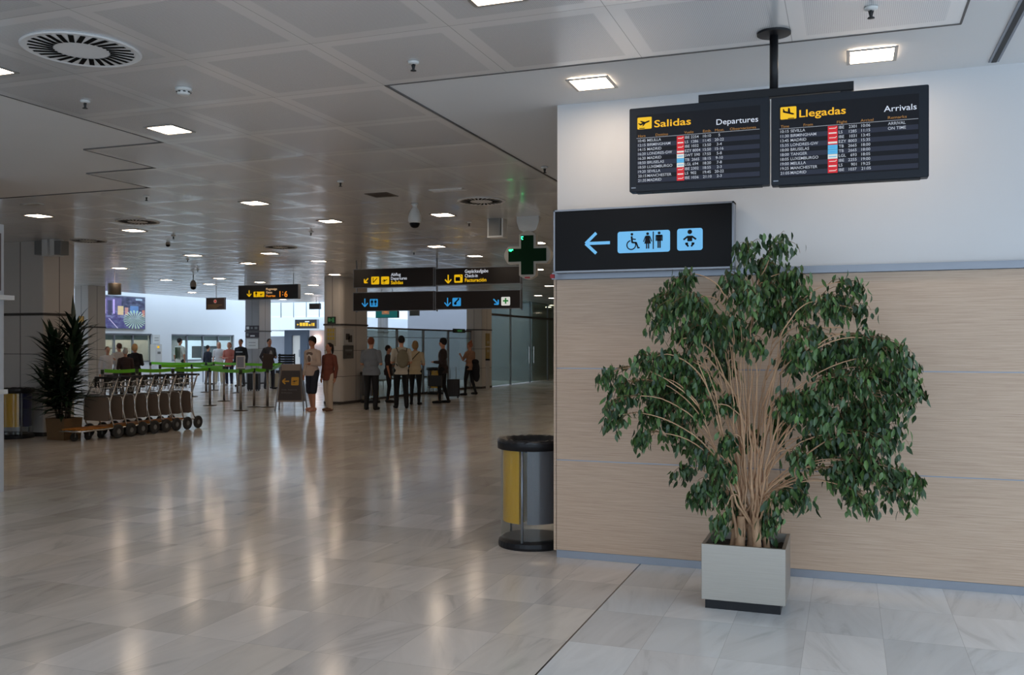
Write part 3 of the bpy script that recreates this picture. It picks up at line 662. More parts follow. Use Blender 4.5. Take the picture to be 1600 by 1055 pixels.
def leaf_material(name, c0, c1, rough=0.35):
    b = NB(name); oi = b.n('ShaderNodeNewGeometry'); nz = b.n('ShaderNodeTexWhiteNoise', noise_dimensions='1D')
    b.l(oi.outputs['Random Per Island'], nz.inputs['W'])
    c = b.mix(b.math('POWER', nz.outputs['Value'], 1.8), c0, c1); b.l(c, b.p.inputs['Base Color']); b.p.inputs['Roughness'].default_value = rough
    b.p.inputs['Specular IOR Level'].default_value = 0.45
    return b.m
M_LEAF = leaf_material('ficus leaf', (0.020, 0.050, 0.020, 1), (0.11, 0.21, 0.05, 1), 0.38)
M_LEAF2 = leaf_material('dracaena leaf', (0.006, 0.018, 0.010, 1), (0.02, 0.05, 0.02, 1), 0.4)
M_BARK = mat('pale tan bark', srgb(200, 160, 125), 0.75, noise=0.25, nscale=30, bump=0.3)
def add_leaf(mb, p, d, up, L, Wd, fold=0.35, curl=0.25):
    # tip-pointed oval blade hanging along d, folded on its midrib
    d = d.normalized(); s = d.cross(up)
    if s.length < 1e-4: s = d.orthogonal()
    s.normalize(); n = s.cross(d).normalized()
    prof = ((0.0, 0.0), (0.22, 0.36), (0.5, 0.5), (0.78, 0.27), (1.0, 0.0))
    mid = []; lf = []; rt = []
    for (t_, w_) in prof:
        c = p + d*(L*t_) - n*(curl*L*t_*t_)
        mid.append(c); lf.append(c - s*Wd*w_ + n*fold*Wd*w_); rt.append(c + s*Wd*w_ + n*fold*Wd*w_)
    vs = [mid[0], lf[1], mid[1], rt[1], lf[2], mid[2], rt[2], lf[3], mid[3], rt[3], mid[4]]
    mb.add(vs, [(0, 1, 2), (0, 2, 3), (1, 4, 5, 2), (2, 5, 6, 3), (4, 7, 8, 5), (5, 8, 9, 6), (7, 10, 8), (8, 10, 9)])
CL = [(485,90,42,42),(585,80,48,40),(545,150,70,42),(450,190,55,38),(630,190,45,45),(640,262,58,48),(480,250,62,45),(290,190,42,30),(560,225,60,45),
(250,250,55,50),(310,265,75,50),(370,330,75,60),(225,310,40,45),(440,330,65,60),(560,300,60,45),(500,378,42,26),(300,350,50,45),
(770,255,45,42),(800,205,30,30),(828,288,32,30),(730,270,22,20),
(65,470,28,18),(110,505,42,36),(82,560,32,30),(75,602,32,22),(162,662,26,20),(190,430,42,38),(240,440,65,48),(185,500,45,38),(240,510,65,48),(300,440,55,45),(220,570,58,48),(300,560,65,48),(262,632,60,40),(345,500,55,48),(360,575,42,38),(330,680,45,30),(400,400,40,32),(430,465,14,30),
(290,750,30,22),(360,718,38,32),(402,748,36,36),(370,800,52,40),(336,830,30,20),(420,840,48,36),(470,865,46,36),(405,905,36,28),(428,668,22,18),(500,650,16,14),(430,550,14,12),
(620,430,40,36),(680,345,50,30),(650,395,55,42),(720,420,55,50),(790,400,65,45),(860,375,50,42),(920,405,55,48),(962,450,45,45),(978,520,34,42),(900,480,75,55),(820,500,65,55),(740,510,65,55),(660,560,55,50),(610,545,42,42),(590,610,32,50),(700,600,55,55),(780,600,55,55),(860,590,65,55),(935,560,45,45),(700,680,55,45),(640,715,42,34),(780,680,65,45),(860,670,55,45),(910,640,42,45),(830,745,55,45),(775,770,42,40),(800,830,42,26),(880,755,45,38),(930,770,55,40),(985,775,30,26),(932,832,34,24),(850,845,24,20),
(620,790,36,26),(655,835,30,22),(600,838,34,26),(560,880,34,30),(540,905,24,20)]
def cluster_list():
    rnd = random.Random(11); out = []
    for (zx, zy, rx, ry) in CL:
        px = 910+zx/1.884; py = 340+zy/1.884
        far = min(1, abs(px-1180)/220)
        Y = PYc + rnd.uniform(-0.28, 0.30)*(1.0-0.25*far)
        if py > 780: Y = PYc + rnd.uniform(-0.22, 0.1)
        c = ony(px, py, Y); k = (Y/ray(px, py).y)/F_PX/1.884
        out.append((c, rx*k*1.05, ry*k*1.05, min(0.20, (rx+ry)/2*k*1.2)))
    return out
CLS = cluster_list()
def ficus():
    r = thing('potted_ficus', 'tall multi stemmed weeping ficus with drooping dark green leaves in the steel planter', 'plant', (PXc, PYc, 0.335))
    O = Vector((PXc, PYc, 0.335)); rnd = random.Random(5); W = MB(); T = MB(); L = MB()
    def bez(a, c1, c2, d, n=14):
        return [a*(1-t)**3 + c1*3*t*(1-t)**2 + c2*3*t*t*(1-t) + d*t**3 for t in [i/n for i in range(n+1)]]
    def wob(pts, amp):
        ph = [rnd.uniform(0, 6.3) for _ in range(4)]
        return [p + Vector((math.sin(i*.9+ph[0])+.5*math.sin(i*2.1+ph[1]), math.sin(i*.8+ph[2])+.5*math.sin(i*1.9+ph[3]), 0))*amp*min(1, i/3) for i, p in enumerate(pts)]
    # thick foot trunks
    feet = []
    for (x, y, rr) in ((-0.035, -0.03, .030), (0.055, -0.06, .026), (0.02, 0.03, .026), (-0.075, 0.02, .020), (0.10, 0.01, .020)):
        top = Vector((x*1.0+rnd.uniform(-.02, .02), y, 0.20)); W.tube(wob(bez(Vector((x*1.25, y, -0.05)), Vector((x*1.1, y, .05)), Vector((x, y, .12)), top, 6), 0.004), [rr*1.25, rr*1.1, rr, rr, rr*.95, rr*.9, rr*.8], 10); feet.append((x, y))
    # a narrow broom of upright stems; leaf clusters hang from side branches of them
    STEMS = []
    for k in range(34):
        x, y = rnd.choice(feet); u = (k+.5)/34*2-1; h_ = rnd.uniform(1.05, 1.62)*(1-.28*abs(u)); tx = u*.30+rnd.uniform(-.05, .05)
        a = Vector((x+rnd.uniform(-.03, .03), y+rnd.uniform(-.03, .03), rnd.uniform(.02, .16)))
        e = Vector((tx, rnd.uniform(-.16, .18), h_)); pts = wob(bez(a, Vector((u*.10, y, .34)), Vector((u*.17, e.y*.5, h_*.62)), e, 20), .006)
        rb = rnd.uniform(.0055, .0105); W.tube(pts, [rb*(1-.68*i/20) for i in range(21)], 7); STEMS.append(pts)
    for (c, rx, rz, ry) in CLS:
        e = c-O; best = None
        for pts in STEMS:
            for i, q in enumerate(pts[5:]):
                want = e.z-.22*abs(e.x)-.02 if e.z > .45 else e.z*.55
                d = abs(q.z-want)*1.5+abs(q.x-e.x*.35)+abs(q.y-e.y)*.6+rnd.random()*.10
                if best is None or d < best[0]: best = (d, q)
        q = best[1]; lift = .10+.20*min(1, abs(e.x)); c1 = q+Vector(((e.x-q.x)*.25, 0, lift*.9)); c2 = q*.25+e*.75+Vector((0, 0, lift*.75))
        br = wob(bez(q, c1, c2, e, 12), .005); W.tube(br, [.0048-.0028*i/12 for i in range(13)], 6)
        area = rx*rz; nt = max(8, int(area*1650*rnd.uniform(.7, 1.2)))
        for w_ in range(nt):
            t = rnd.uniform(0, 2*PI); s_ = rnd.random()**.55; s_ *= rnd.choice((1, 1, 1, 1.3))
            q_ = e+Vector((math.cos(t)*s_*rx, rnd.uniform(-1, 1)*ry*.85, math.sin(t)*s_*rz))
            st = br[-1-rnd.randint(0, 4)]; m_ = (st+q_)/2+Vector((0, 0, .05)); top = q_+Vector((0, 0, .02))
            tw = bez(st, st*.4+m_*.6+Vector((0, 0, .02)), top, q_-Vector((0, 0, rnd.uniform(.01, .05))), 5); T.tube(tw, [.0021, .0019, .0017, .0014, .0012, .001], 4, cap=False)
            nl = rnd.randint(8, 11)
            for k in range(nl):
                f = .3+.75*k/nl; base = tw[min(5, int(f*5))]+Vector((rnd.gauss(0, 1), rnd.gauss(0, 1), rnd.gauss(-.2, .9)))*0.024
                d = Vector((rnd.uniform(-.55, .55), rnd.uniform(-.7, .4), -rnd.uniform(.7, 1.4)))
                up = Vector((rnd.uniform(-1, 1), rnd.uniform(-1.2, .4), rnd.uniform(-.2, 1)))
                add_leaf(L, base, d, up, rnd.uniform(.042, .072), rnd.uniform(.019, .029), rnd.uniform(.12, .5), rnd.uniform(.05, .35))
    # long arching limb on the right and pale hooked twigs on the left
    def pxl(p, Y=PYc): return ony(p[0], p[1], Y)-O
    for P_, rb in (([(1205, 700), (1208, 600), (1235, 530), (1290, 522), (1352, 530), (1380, 560)], .009), ([(1190, 720), (1150, 620), (1105, 560), (1098, 586)], .008), ([(1165, 760), (1135, 640), (1090, 600), (1065, 640)], .006), ([(1160, 700), (1120, 560), (1065, 530), (1052, 600)], .006), ([(1200, 760), (1235, 730), (1290, 690), (1330, 680)], .007), ([(1190, 640), (1230, 540), (1270, 515), (1320, 512)], .007)):
        K = [pxl(p) for p in P_]; out = []
        for i in range(len(K)-1):
            p0, p1, p2, p3 = K[max(0, i-1)], K[i], K[i+1], K[min(len(K)-1, i+2)]
            for s_ in range(5):
                t = s_/5; out.append(((p1*2)+(p2-p0)*t+(p0*2-p1*5+p2*4-p3)*t*t+(p1*3-p0-p2*3+p3)*t**3)*.5)
        out.append(K[-1]); W.tube(out, [rb*(1-.6*i/len(out)) for i in range(len(out))], 7)
    W.build('stems', M_BARK, r, True); T.build('twigs', mat('thin brown twig', srgb(120, 92, 62), 0.7), r, True)
    o = L.build('foliage', M_LEAF, r, True)
ficus()

# --- litter bins (three coloured inner sacks behind clear shell)
def litter_bin(loc, rz, label, cols=('yellow', 'grey', 'blue')):
    r = thing('litter_bin', label, 'litter bin', loc, rz)
    R, H = 0.262, 0.845
    b = MB(); b.lathe([(0, 0), (R+.006, 0), (R+.01, .02), (R+.004, .05), (R-.03, .075), (0, .075)], n=40); b.build('base', M_BLACKM, r, False)
    b = MB(); b.lathe([(R+.004, H-.075), (R+.014, H-.07), (R+.016, H-.02), (R+.008, H), (R-.02, H), (R-.022, H-.075), (R+.004, H-.075)], n=40); b.build('top_ring', M_BLACKM, r, True)
    b = MB()
    rnd = random.Random(int(abs(loc[0])*100)); n = 60
    vs = []; prof = ((R+.010, H-.045), (R+.014, H-.012), (R+.004, H+.007), (R-.025, H+.004), (R-.06, H-.03), (R-.12, H-.09), (0.02, H-.12))
    for (rr, z) in prof:
        for k in range(n): t_ = 2*PI*k/n; vs.append(((rr+rnd.uniform(-.002, .004))*math.cos(t_), (rr+rnd.uniform(-.002, .004))*math.sin(t_), z+rnd.uniform(-.005, .007)))
    b.add(vs, [(i*n+k, i*n+(k+1) % n, (i+1)*n+(k+1) % n, (i+1)*n+k) for i in range(len(prof)-1) for k in range(n)])
    b.build('bin_liner', mat('black plastic liner', (0.015, 0.015, 0.017), 0.3), r, True)
    b = MB(); b.lathe([(R-.012, .07), (R-.012, H-.07)], n=40); b.build('clear_shell', M_PC, r, True)
    cm = {'yellow': mat('yellow bin sleeve', srgb(232, 182, 8), 0.4), 'grey': mat('grey bin sleeve', srgb(92, 94, 104), 0.4), 'blue': mat('navy bin sleeve', srgb(24, 34, 90), 0.4)}
    for i, c in enumerate(cols):
        a0 = math.radians(120*i+8); a1 = math.radians(120*i+112); n = 14; R2 = R-.03; Ri = .02; b = MB()
        ring = [(R2*math.cos(a0+(a1-a0)*k/n), R2*math.sin(a0+(a1-a0)*k/n)) for k in range(n+1)] + [(Ri*math.cos((a0+a1)/2), Ri*math.sin((a0+a1)/2))]
        m_ = len(ring); b.add([(p[0], p[1], .20) for p in ring]+[(p[0], p[1], H-.08) for p in ring], [tuple(range(m_))[::-1]]+[(k, (k+1) % m_, m_+(k+1) % m_, m_+k) for k in range(m_)])
        b.build('inner_bin', cm[c], r)
        p = MB(); a = math.radians(120*i); p.cyl(((R-.005)*math.cos(a), (R-.005)*math.sin(a), .06), ((R-.005)*math.cos(a), (R-.005)*math.sin(a), H-.05), 0.010, n=8); p.build('upright', M_ALU, r, True)
litter_bin((-2.372, 6.99, 0), math.radians(151), 'clear shelled litter bin with yellow sleeve, tucked against the left corner of the oak wall')
p = onz(28, 684); litter_bin((p.x, p.y-.02, 0), math.radians(214), 'round yellow and navy litter bin at the foot of the left column', ('yellow', 'blue', 'grey'))

# ================================================================== CEILING FITTINGS
def rnd3(p): return (p.x, p.y, p.z)
def downlight(px, py, label, s=0.25, group='square ceiling lights'):
    p = onz(px, py, CEIL); r = thing('ceiling_light', label, 'ceiling light', (p.x, p.y, CEIL), 0, group); h = s/2; f = 0.022
    b = MB()
    for q in (((-h-f, -h-f, -0.008), (h+f, -h, 0.0)), ((-h-f, h, -0.008), (h+f, h+f, 0.0)), ((-h-f, -h, -0.008), (-h, h, 0.0)), ((h, -h, -0.008), (h+f, h, 0.0))): b.box(*q)
    b.build('frame', M_SILVER, r)
    b = MB(); b.box((-h, -h, -0.004), (h, h, -0.001)); b.build('diffuser', M_LAMP, r)
LIGHTS = [(265, 202, 'square ceiling light at the upper left, nearest the round slotted diffuser'), (925, 130, 'square ceiling light in the plaster ceiling, left of the two flight boards'),
 (1362, 86, 'square ceiling light in the plaster ceiling, above the Llegadas flight board'), (768, -11, 'square ceiling light cut by the top edge of the photo'), (-26, 107, 'ceiling light peeking in at the left edge below the round diffuser'),
 (398, 317, 'lone square ceiling light in mid hall, left of the dome camera'), (60, 337, 'ceiling light above the cream column with the two loudspeakers'), (209, 360, 'ceiling light just in front of the round vent over the luggage trolleys'),
 (516, 345.5, 'ceiling light directly left of the large dome camera'), (692, 335.5, 'ceiling light right of the large dome camera, before the second round vent'), (682, 385, 'ceiling light above the middle of the double row direction sign'),
 (742, 400, 'ceiling light just above the Facturacion sign panel, left of the green cross'), (302, 399, 'ceiling light above and left of the small bulb shaped camera'), (421, 396, 'ceiling light farther of the pair above the gates sign'),
 (388, 411.5, 'ceiling light left of the orange glow above the gates sign'), (187, 419, 'ceiling light above the hanging metal drum'), (498, 408, 'ceiling light above and left of the broad cream column'),
 (523, 429, 'ceiling light right against the top of the broad cream column'), (260, 437.5, 'ceiling light left of the bulb shaped camera, above the white wall'), (343, 435, 'ceiling light right of the bulb shaped camera, nearest to it'),
 (327, 444, 'ceiling light above the small brown hanging sign'), (406, 441, 'ceiling light touching the top edge of the gates sign'), (300, 457, 'far ceiling light near the white wall under the bulb shaped camera'),
 (442, 468, 'farthest ceiling light, directly under the gates sign'), (483, 459, 'ceiling light between the gates sign and the broad cream column'), (839, 379.5, 'tiny ceiling light just right of the green cross, upper one'),
 (840, 421, 'tiny ceiling light just right of the green cross, lower one'), (841, 462, 'corridor ceiling light above the glass wall, left one of the nearest pair'), (863, 466, 'corridor ceiling light against the oak wall corner, nearer one'),
 (828, 476, 'corridor ceiling light above the glass wall door, leftmost of its row'), (862, 477, 'corridor ceiling light against the oak wall corner, farther one'), (830, 485, 'faint corridor ceiling light above the glass wall transom')]
for (px, py, lb) in LIGHTS: downlight(px, py, lb)
for (x, y, lb) in ((-15.2, 24.2, 'added fill light over the glass partition, hidden above the direction signs'), (-15.2, 29.6, 'added fill light beyond the glass partition, over the waiting area'), (-18.4, 26.8, 'added fill light over the open floor beyond the broad column'), (-8.6, 27.0, 'added fill light over the floor in front of the glass wall'), (-5.6, 21.5, 'added fill light behind the oak wall corner, over the corridor mouth'), (-10.6, 24.6, 'added fill light above the queue of travellers by the broad column'), (-13.6, 33.6, 'first ceiling light behind the glass wall, nearest the last column'), (-13.6, 37.2, 'second ceiling light behind the glass wall'), (-13.6, 42.5, 'third ceiling light behind the glass wall'), (-13.6, 48.0, 'farthest ceiling light behind the glass wall'), (-9.5, 38.0, 'added fill light in the far corridor beside the glass wall doors'), (-5.8, 31.0, 'added corridor fill light behind the oak wall, nearer than the glass wall doors'), (-5.8, 41.0, 'added corridor fill light deep behind the oak wall block'), (-8.5, 50.0, 'added corridor fill light near the far end wall'), (-2.95, 13.0, 'added fill light close behind the left corner of the oak wall')):  # fill lights added to brighten hall and corridor, besides those behind the glass wall
    q = Vector((x, y, CEIL)); v = q-Vector((0, 0, EYE)); dp = v.dot(FW); downlight(CX+F_PX*v.dot(RT)/dp, HY-F_PX*v.z/dp, lb)

def diffuser(px, py, R, label):
    p = onz(px, py, CEIL); r = thing('round_diffuser', label, 'air vent', (p.x, p.y, CEIL), 0, 'round swirl diffusers')
    b = MB(); b.lathe([(R, 0.0), (R+.006, -.006), (R-.006, -.012), (R-.03, -.008), (R*0.3, -.008), (0.0, -.008)], n=48); b.build('plate', M_PLASTC, r, False)
    s = MB(); n = 28
    for k in range(n):
        a = 2*PI*k/n; c, s_ = math.cos(a+.28), math.sin(a+.28); x0, y0 = math.cos(a)*R*.47, math.sin(a)*R*.47
        Lg = R*.42; wx, wy = -s_*R*.044, c*R*.044
        z = -.0105; P0 = (x0, y0); P1 = (x0+c*Lg, y0+s_*Lg)
        s.add([(P0[0]-wx, P0[1]-wy, z), (P0[0]+wx, P0[1]+wy, z), (P1[0]+wx, P1[1]+wy, z), (P1[0]-wx, P1[1]-wy, z)], [(0, 1, 2, 3)])
    s.build('slots', mat('black slot', (.004, .004, .004), .8, spec=.1), r)
diffuser(128, 77, 0.335, 'large round slotted air diffuser in the ceiling at the upper left')
diffuser(752, 314, 0.30, 'round slotted air diffuser in the ceiling above the green pharmacy cross')
diffuser(215, 346, 0.30, 'round slotted air diffuser above the row of luggage trolleys')
diffuser(438, 386, 0.30, 'round slotted air diffuser in the ceiling above the gates sign')
diffuser(138, 376, 0.30, 'faint round air diffuser right of the loudspeakers on the column')
def vent(px, py, w_, d_, m, label, name='ceiling_vent'):
    p = onz(px, py, CEIL); r = thing(name, label, 'ceiling panel', (p.x, p.y, CEIL))
    b = MB(); b.box((-w_/2, -d_/2, -0.006), (w_/2, d_/2, 0)); b.build('frame', m, r)
    b = MB()
    for k in range(5): y = -d_/2+.05+k*(d_-.1)/5; b.box((-w_/2+.03, y, -0.009), (w_/2-.03, y+.01, -0.006))
    b.build('slats', m, r)
vent(596, 304.5, .30, .30, mat('brown vent', srgb(70, 60, 52), 0.6), 'square dark brown vent in the ceiling left of the dome camera')
vent(700, 297, .42, .16, M_PLASTC, 'pale rectangular ceiling hatch above the round diffuser near the cross')
vent(50, 319, .3, .10, M_WPL, 'small pale ceiling hatch above the ceiling light at the far left')

def sprinkler(px, py, label, big=1.0):
    p = onz(px, py, CEIL); r = thing('sprinkler', label, 'sprinkler', (p.x, p.y, CEIL), 0, 'ceiling sprinklers')
    b = MB(); b.lathe([(0, -.001), (.036*big, -.001), (.034*big, -.012), (.012, -.018), (0, -.018)], n=20); b.build('escutcheon', M_WPL, r, True)
    b = MB(); b.cyl((0, 0, -.018), (0, 0, -.055*big), .008, n=8); b.lathe([(0, -.055*big), (.016, -.055*big), (.02, -.060*big), (0, -.062*big)], n=12); b.cyl((.012, 0, -.02), (.004, 0, -.055*big), .003, n=6); b.cyl((-.012, 0, -.02), (-.004, 0, -.055*big), .003, n=6); b.build('head', M_DARK, r, True)
for (px, py, lb) in ((646, 96, 'sprinkler head near the tip of the plaster ceiling, top middle'), (1361, 11, 'sprinkler head in the metal ceiling tray at the upper right'), (133, 157, 'sprinkler head under the large round diffuser at the upper left'),
   (532, 283, 'small sprinkler head left of the square brown vent'), (229, 306, 'small sprinkler head above the round diffuser over the trolleys'), (851, 261, 'small sprinkler head in the ceiling by the left corner of the oak wall'), (486, 362, 'tiny sprinkler head below the ceiling light left of the dome camera'),
   (733, 347, 'tiny sprinkler head under the round diffuser left of the grey loudspeaker'), (647, 393, 'tiny sprinkler head above the left direction sign'), (271, 368, 'hanging sprinkler near the small dark camera over the trolleys'), (293, 405, 'tiny sprinkler below the ceiling light over the trolleys'), (309, 421, 'tiny sprinkler just right of the bulb shaped camera')):
    sprinkler(px, py, lb)
p = onz(287, 138, CEIL); r = thing('smoke_detector', 'round white smoke detector on the ceiling above the upper left light', 'smoke detector', rnd3(p))
b = MB(); b.lathe([(0, 0), (.058, 0), (.058, -.018), (.05, -.022), (0, -.022)], n=28); b.build('base', M_WPL, r, True)
b = MB(); b.lathe([(.038, -.022), (.045, -.034), (.040, -.046), (.02, -.050), (0, -.050)], n=24); b.build('sensor', M_WPL, r, True)
b = MB()
for k in range(8): a = 2*PI*k/8; b.box((math.cos(a)*.041-.007, math.sin(a)*.041-.007, -.033), (math.cos(a)*.041+.007, math.sin(a)*.041+.007, -.026))
b.build('vents', M_DARK, r)

def dome_camera(px, py_ceiling, s, label):
    p = onz(px, py_ceiling, CEIL); r = thing('dome_camera', label, 'security camera', rnd3(p))
    b = MB(); b.lathe([(0, 0), (.05*s, 0), (.05*s, -.02*s), (.035*s, -.03*s), (.035*s, -.06*s), (.055*s, -.085*s), (.088*s, -.16*s), (.098*s, -.22*s), (.097*s, -.26*s), (.085*s, -.285*s), (.075*s, -.29*s), (0, -.29*s)], n=28); b.build('housing', M_WPL, r, True)
    b = MB(); b.lathe([(.076*s, -.285*s), (.074*s, -.31*s), (.058*s, -.345*s), (.03*s, -.362*s), (0, -.366*s)], n=24); b.build('lens_dome', M_BLACK, r, True)
dome_camera(648, 318, 0.86, 'large white teardrop dome security camera hanging in mid ceiling')
def bulb_cam(px, yt, yb, Z, s, label):
    a = atd(px, yt, Z); c = atd(px, yb, Z); r = thing('dome_camera', label, 'security camera', (a.x, a.y, CEIL))
    b = MB(); b.cyl((0, 0, 0), (0, 0, c.z+.2*s-CEIL), .012, n=8); b.build('stem', M_GPL, r)
    z = c.z-CEIL
    b = MB(); b.lathe([(0, z+.26*s), (.05*s, z+.25*s), (.085*s, z+.17*s), (.08*s, z+.08*s), (0, z+.08*s)], n=20); b.build('housing', mat('camera beige', srgb(150, 140, 130), .4), r, True)
    b = MB(); b.lathe([(.078*s, z+.08*s), (.06*s, z+.02*s), (0, z)], n=20); b.build('lens_dome', M_BLACK, r, True)
bulb_cam(302, 415, 453, 24, 0.95, 'bulb shaped security camera on a stem over the queue, left of the gates sign')
bulb_cam(262.5, 375, 386, 16.5, 0.5, 'small grey bulb camera on the ceiling between the trolleys and the queue')

# loudspeakers on the left column and hanging by the cross
r = thing('loudspeaker', 'pair of grey loudspeaker boxes with a pale bracket on the left column', 'loudspeaker', (-13.1, 12.26, 2.98))
def spk(px0, px1, y0, y1, Y): a = ony(px0, y1, Y); c = ony(px1, y0, Y); return a, c
for (px0, px1) in ((53, 64), (84, 95)):
    a, c = spk(px0, px1, 376, 398, 12.05); b = MB(); b.rbox((a.x+13.1, -0.21, a.z-2.98), (c.x+13.1, -0.03, c.z-2.98), .015); b.build('speaker_box', M_GPL, r)
a, c = spk(64, 84, 373, 400, 12.05); b = MB(); b.rbox((a.x+13.1, -0.20, a.z-2.98), (a.x+13.1+(c.x-a.x)*.45, 0.01, c.z-2.98), .01); b.rbox((a.x+13.1+(c.x-a.x)*.6, -0.20, a.z-2.98), (c.x+13.1, 0.01, c.z-2.98), .01); b.build('bracket', M_WPL, r)
Zs = 13.2; a = atd(777, 354, Zs)
r = thing('loudspeaker', 'grey box loudspeaker hanging on a rod beside the green pharmacy cross', 'loudspeaker', (a.x, a.y, a.z))
b = MB(); b.rbox((-.105, -.09, -.135), (.085, .09, .135), .02); b.build('speaker_box', M_GPL, r)
b = MB(); b.rbox((-.125, -.07, -.14), (-.107, .10, .14), .004); b.rbox((.087, -.07, -.14), (.115, .10, .19), .004); b.rbox((-.125, -.08, -.165), (.115, .10, -.137), .004); b.build('bracket', M_WPL, r)
b = MB(); b.cyl((.10, 0, .15), (.10, 0, CEIL-a.z), .007, n=8); b.build('rod', M_GPL, r)

# pharmacy cross
Zc = 12.9; a = atd(824, 398.5, Zc); k = Zc/F_PX
r = thing('pharmacy_cross', 'illuminated green pharmacy cross with white rounded rim hanging from the ceiling', 'sign', rnd3(a), 0.06)
def cross_prism(aw, arm, y0, y1, rr, name, m):
    h = aw/2; b = MB(); P = [(h, h), (arm, h), (arm, -h), (h, -h), (h, -arm), (-h, -arm), (-h, -h), (-arm, -h), (-arm, h), (-h, h), (-h, arm), (h, arm)]
    n = len(P); b.add([(x, y0, z) for x, z in P]+[(x, y1, z) for x, z in P], [tuple(range(n))[::-1], tuple(range(n, 2*n))]+[(i, (i+1) % n, n+(i+1) % n, n+i) for i in range(n)])
    return b.build(name, m, r)
def cross_outline():
    h = 13.5*k; arm = 31.5*k; P = []; e = 6.5*k
    for q in range(4):
        t = q*PI/2; c, s_ = math.cos(t), math.sin(t)
        base = [(h, h), (arm, h)] + [(arm+e*math.sin(PI*(u/8)), h-2*h*(u/8)) for u in range(1, 8)] + [(arm, -h)]
        P += [(x*c+z*s_, -x*s_+z*c) for x, z in base]
    n = len(P); b = MB(); b.add([(x, 0.0, z) for x, z in P]+[(x, .13, z) for x, z in P], [tuple(range(n)), tuple(range(n, 2*n))[::-1]]+[(i, n+i, n+(i+1) % n, (i+1) % n) for i in range(n)])
    return b.build('casing', mat('pale cross rim', srgb(190, 186, 176), .4), r)
cross_outline(); cross_prism(20*k, 30.5*k, -.012, 0.0, 0, 'diode_panel', M_GREEND)
g = G2(-.016)
for (x0, z0) in ((-9, 28.5), (-7, 28.5), (-9, 26), (-7.5, 24.5), (-29, 8.5), (-27, 8.5), (-25, 8.5), (-23.5, 8.5), (-28, 6.8), (-26, 6.8)): g.rect((x0-.6)*k, (z0-.6)*k, (x0+.6)*k, (z0+.6)*k)
g.build('lit_diodes', M_GREEN2, r)
b = MB(); n = 16; P = [(-18, 62), (18, 62), (18, 52), (14, 40), (8, 37), (-8, 37), (-14, 40), (-18, 52)]; b.add([(x*k, .02, z*k) for x, z in P]+[(x*k, .12, z*k) for x, z in P], [tuple(range(8)), tuple(range(8, 16))[::-1]]+[(i, 8+i, 8+(i+1) % 8, (i+1) % 8) for i in range(8)])
b.build('mount', M_WPL, r); g = G2(-.001); g.rrect(-4.5*k, -36.5*k, 4.5*k, -34*k, .01); g.build('label', mat('red mark', srgb(190, 70, 80), .5), r)
b = MB(); b.cyl((0, .07, 60*k), (0, .07, CEIL-a.z), .03, n=10); b.build('stem', M_WPL, r)

# ================================================================== HANGING DIRECTION SIGNS
class Sheet:
    def __init__(s, Y, O): s.Y = Y; s.O = O
    def __call__(s, px, py): p = ony(px, py, s.Y); return (p.x-s.O[0], p.z-s.O[2])
def hanging_sign(name, label, cat, corners, Y, draw, rods=(), th=0.10, face=M_SIGN, rim=M_ALU):
    (x0, y0), (x1, y1) = corners; a = ony(x0, y1, Y); c = ony(x1, y0, Y)
    r = thing(name, label, cat, (a.x, Y, a.z)); W, H = c.x-a.x, c.z-a.z
    b = MB(); b.box((0, 0.0, 0), (W, th, H)); b.build('casing', face, r)
    b = MB(); e = .012
    b.box((-e, -.004, -e), (0, th+.004, H+e)); b.box((W, -.004, -e), (W+e, th+.004, H+e)); b.box((0, -.004, -e), (W, th+.004, 0)); b.box((0, -.004, H), (W, th+.004, H+e)); b.build('frame', rim, r)
    if draw: draw(r, Sheet(Y, (a.x, Y, a.z)), W, H)
    for px in rods:
        x = ony(px, 500, Y).x-a.x; b = MB(); b.cyl((x, th/2, H), (x, th/2, CEIL-a.z), .008, n=8); b.build('rod', M_GPL, r)
    return r
YM = 17.3
def tkt(g, U, px, py, w_, mi):   # small key like pictogram: yellow tile with dark mark
    a = U(px-w_/2, py+w_/2); c = U(px+w_/2, py-w_/2); g.m = mi[0]; g.y = -.006; g.rrect(a[0], a[1], c[0], c[1], .02); g.m = mi[1]; g.y = -.009; return a, c
def d1(r, U, W, H):
    g = G2(-.006); x, z = U(572.5, 438.5); arrow(g, x, z, .13, math.radians(225), .026)
    a, c = tkt(g, U, 586.5, 438.5, 12.5, (0, 1)); w_ = c[0]-a[0]; g.line(a[0]+w_*.25, a[1]+w_*.2, a[0]+w_*.75, a[1]+w_*.7, .018); g.line(a[0]+w_*.25, a[1]+w_*.2, a[0]+w_*.25, a[1]+w_*.75, .016)
    a, c = tkt(g, U, 602, 438.3, 12.5, (0, 1)); w_ = c[0]-a[0]; plane_icon(g, (a[0]+c[0])/2, (a[1]+c[1])/2, w_*.85)
    g.build('pictogram', [M_YEL, M_BLACK], r)
    g = G2(-.006); x, z = U(611, 431.5); g.text('Abflug', x, z, .062, bold=.01); x, z = U(611, 437.5); g.text('Departures', x, z, .062, x1=U(636, 437)[0], bold=.01); g.build('white_lettering', M_TWH, r)
    g = G2(-.006); x, z = U(611, 444.3); g.text('Salidas', x, z, .07, x1=U(630, 443)[0], bold=.02); g.build('yellow_lettering', M_YEL, r)
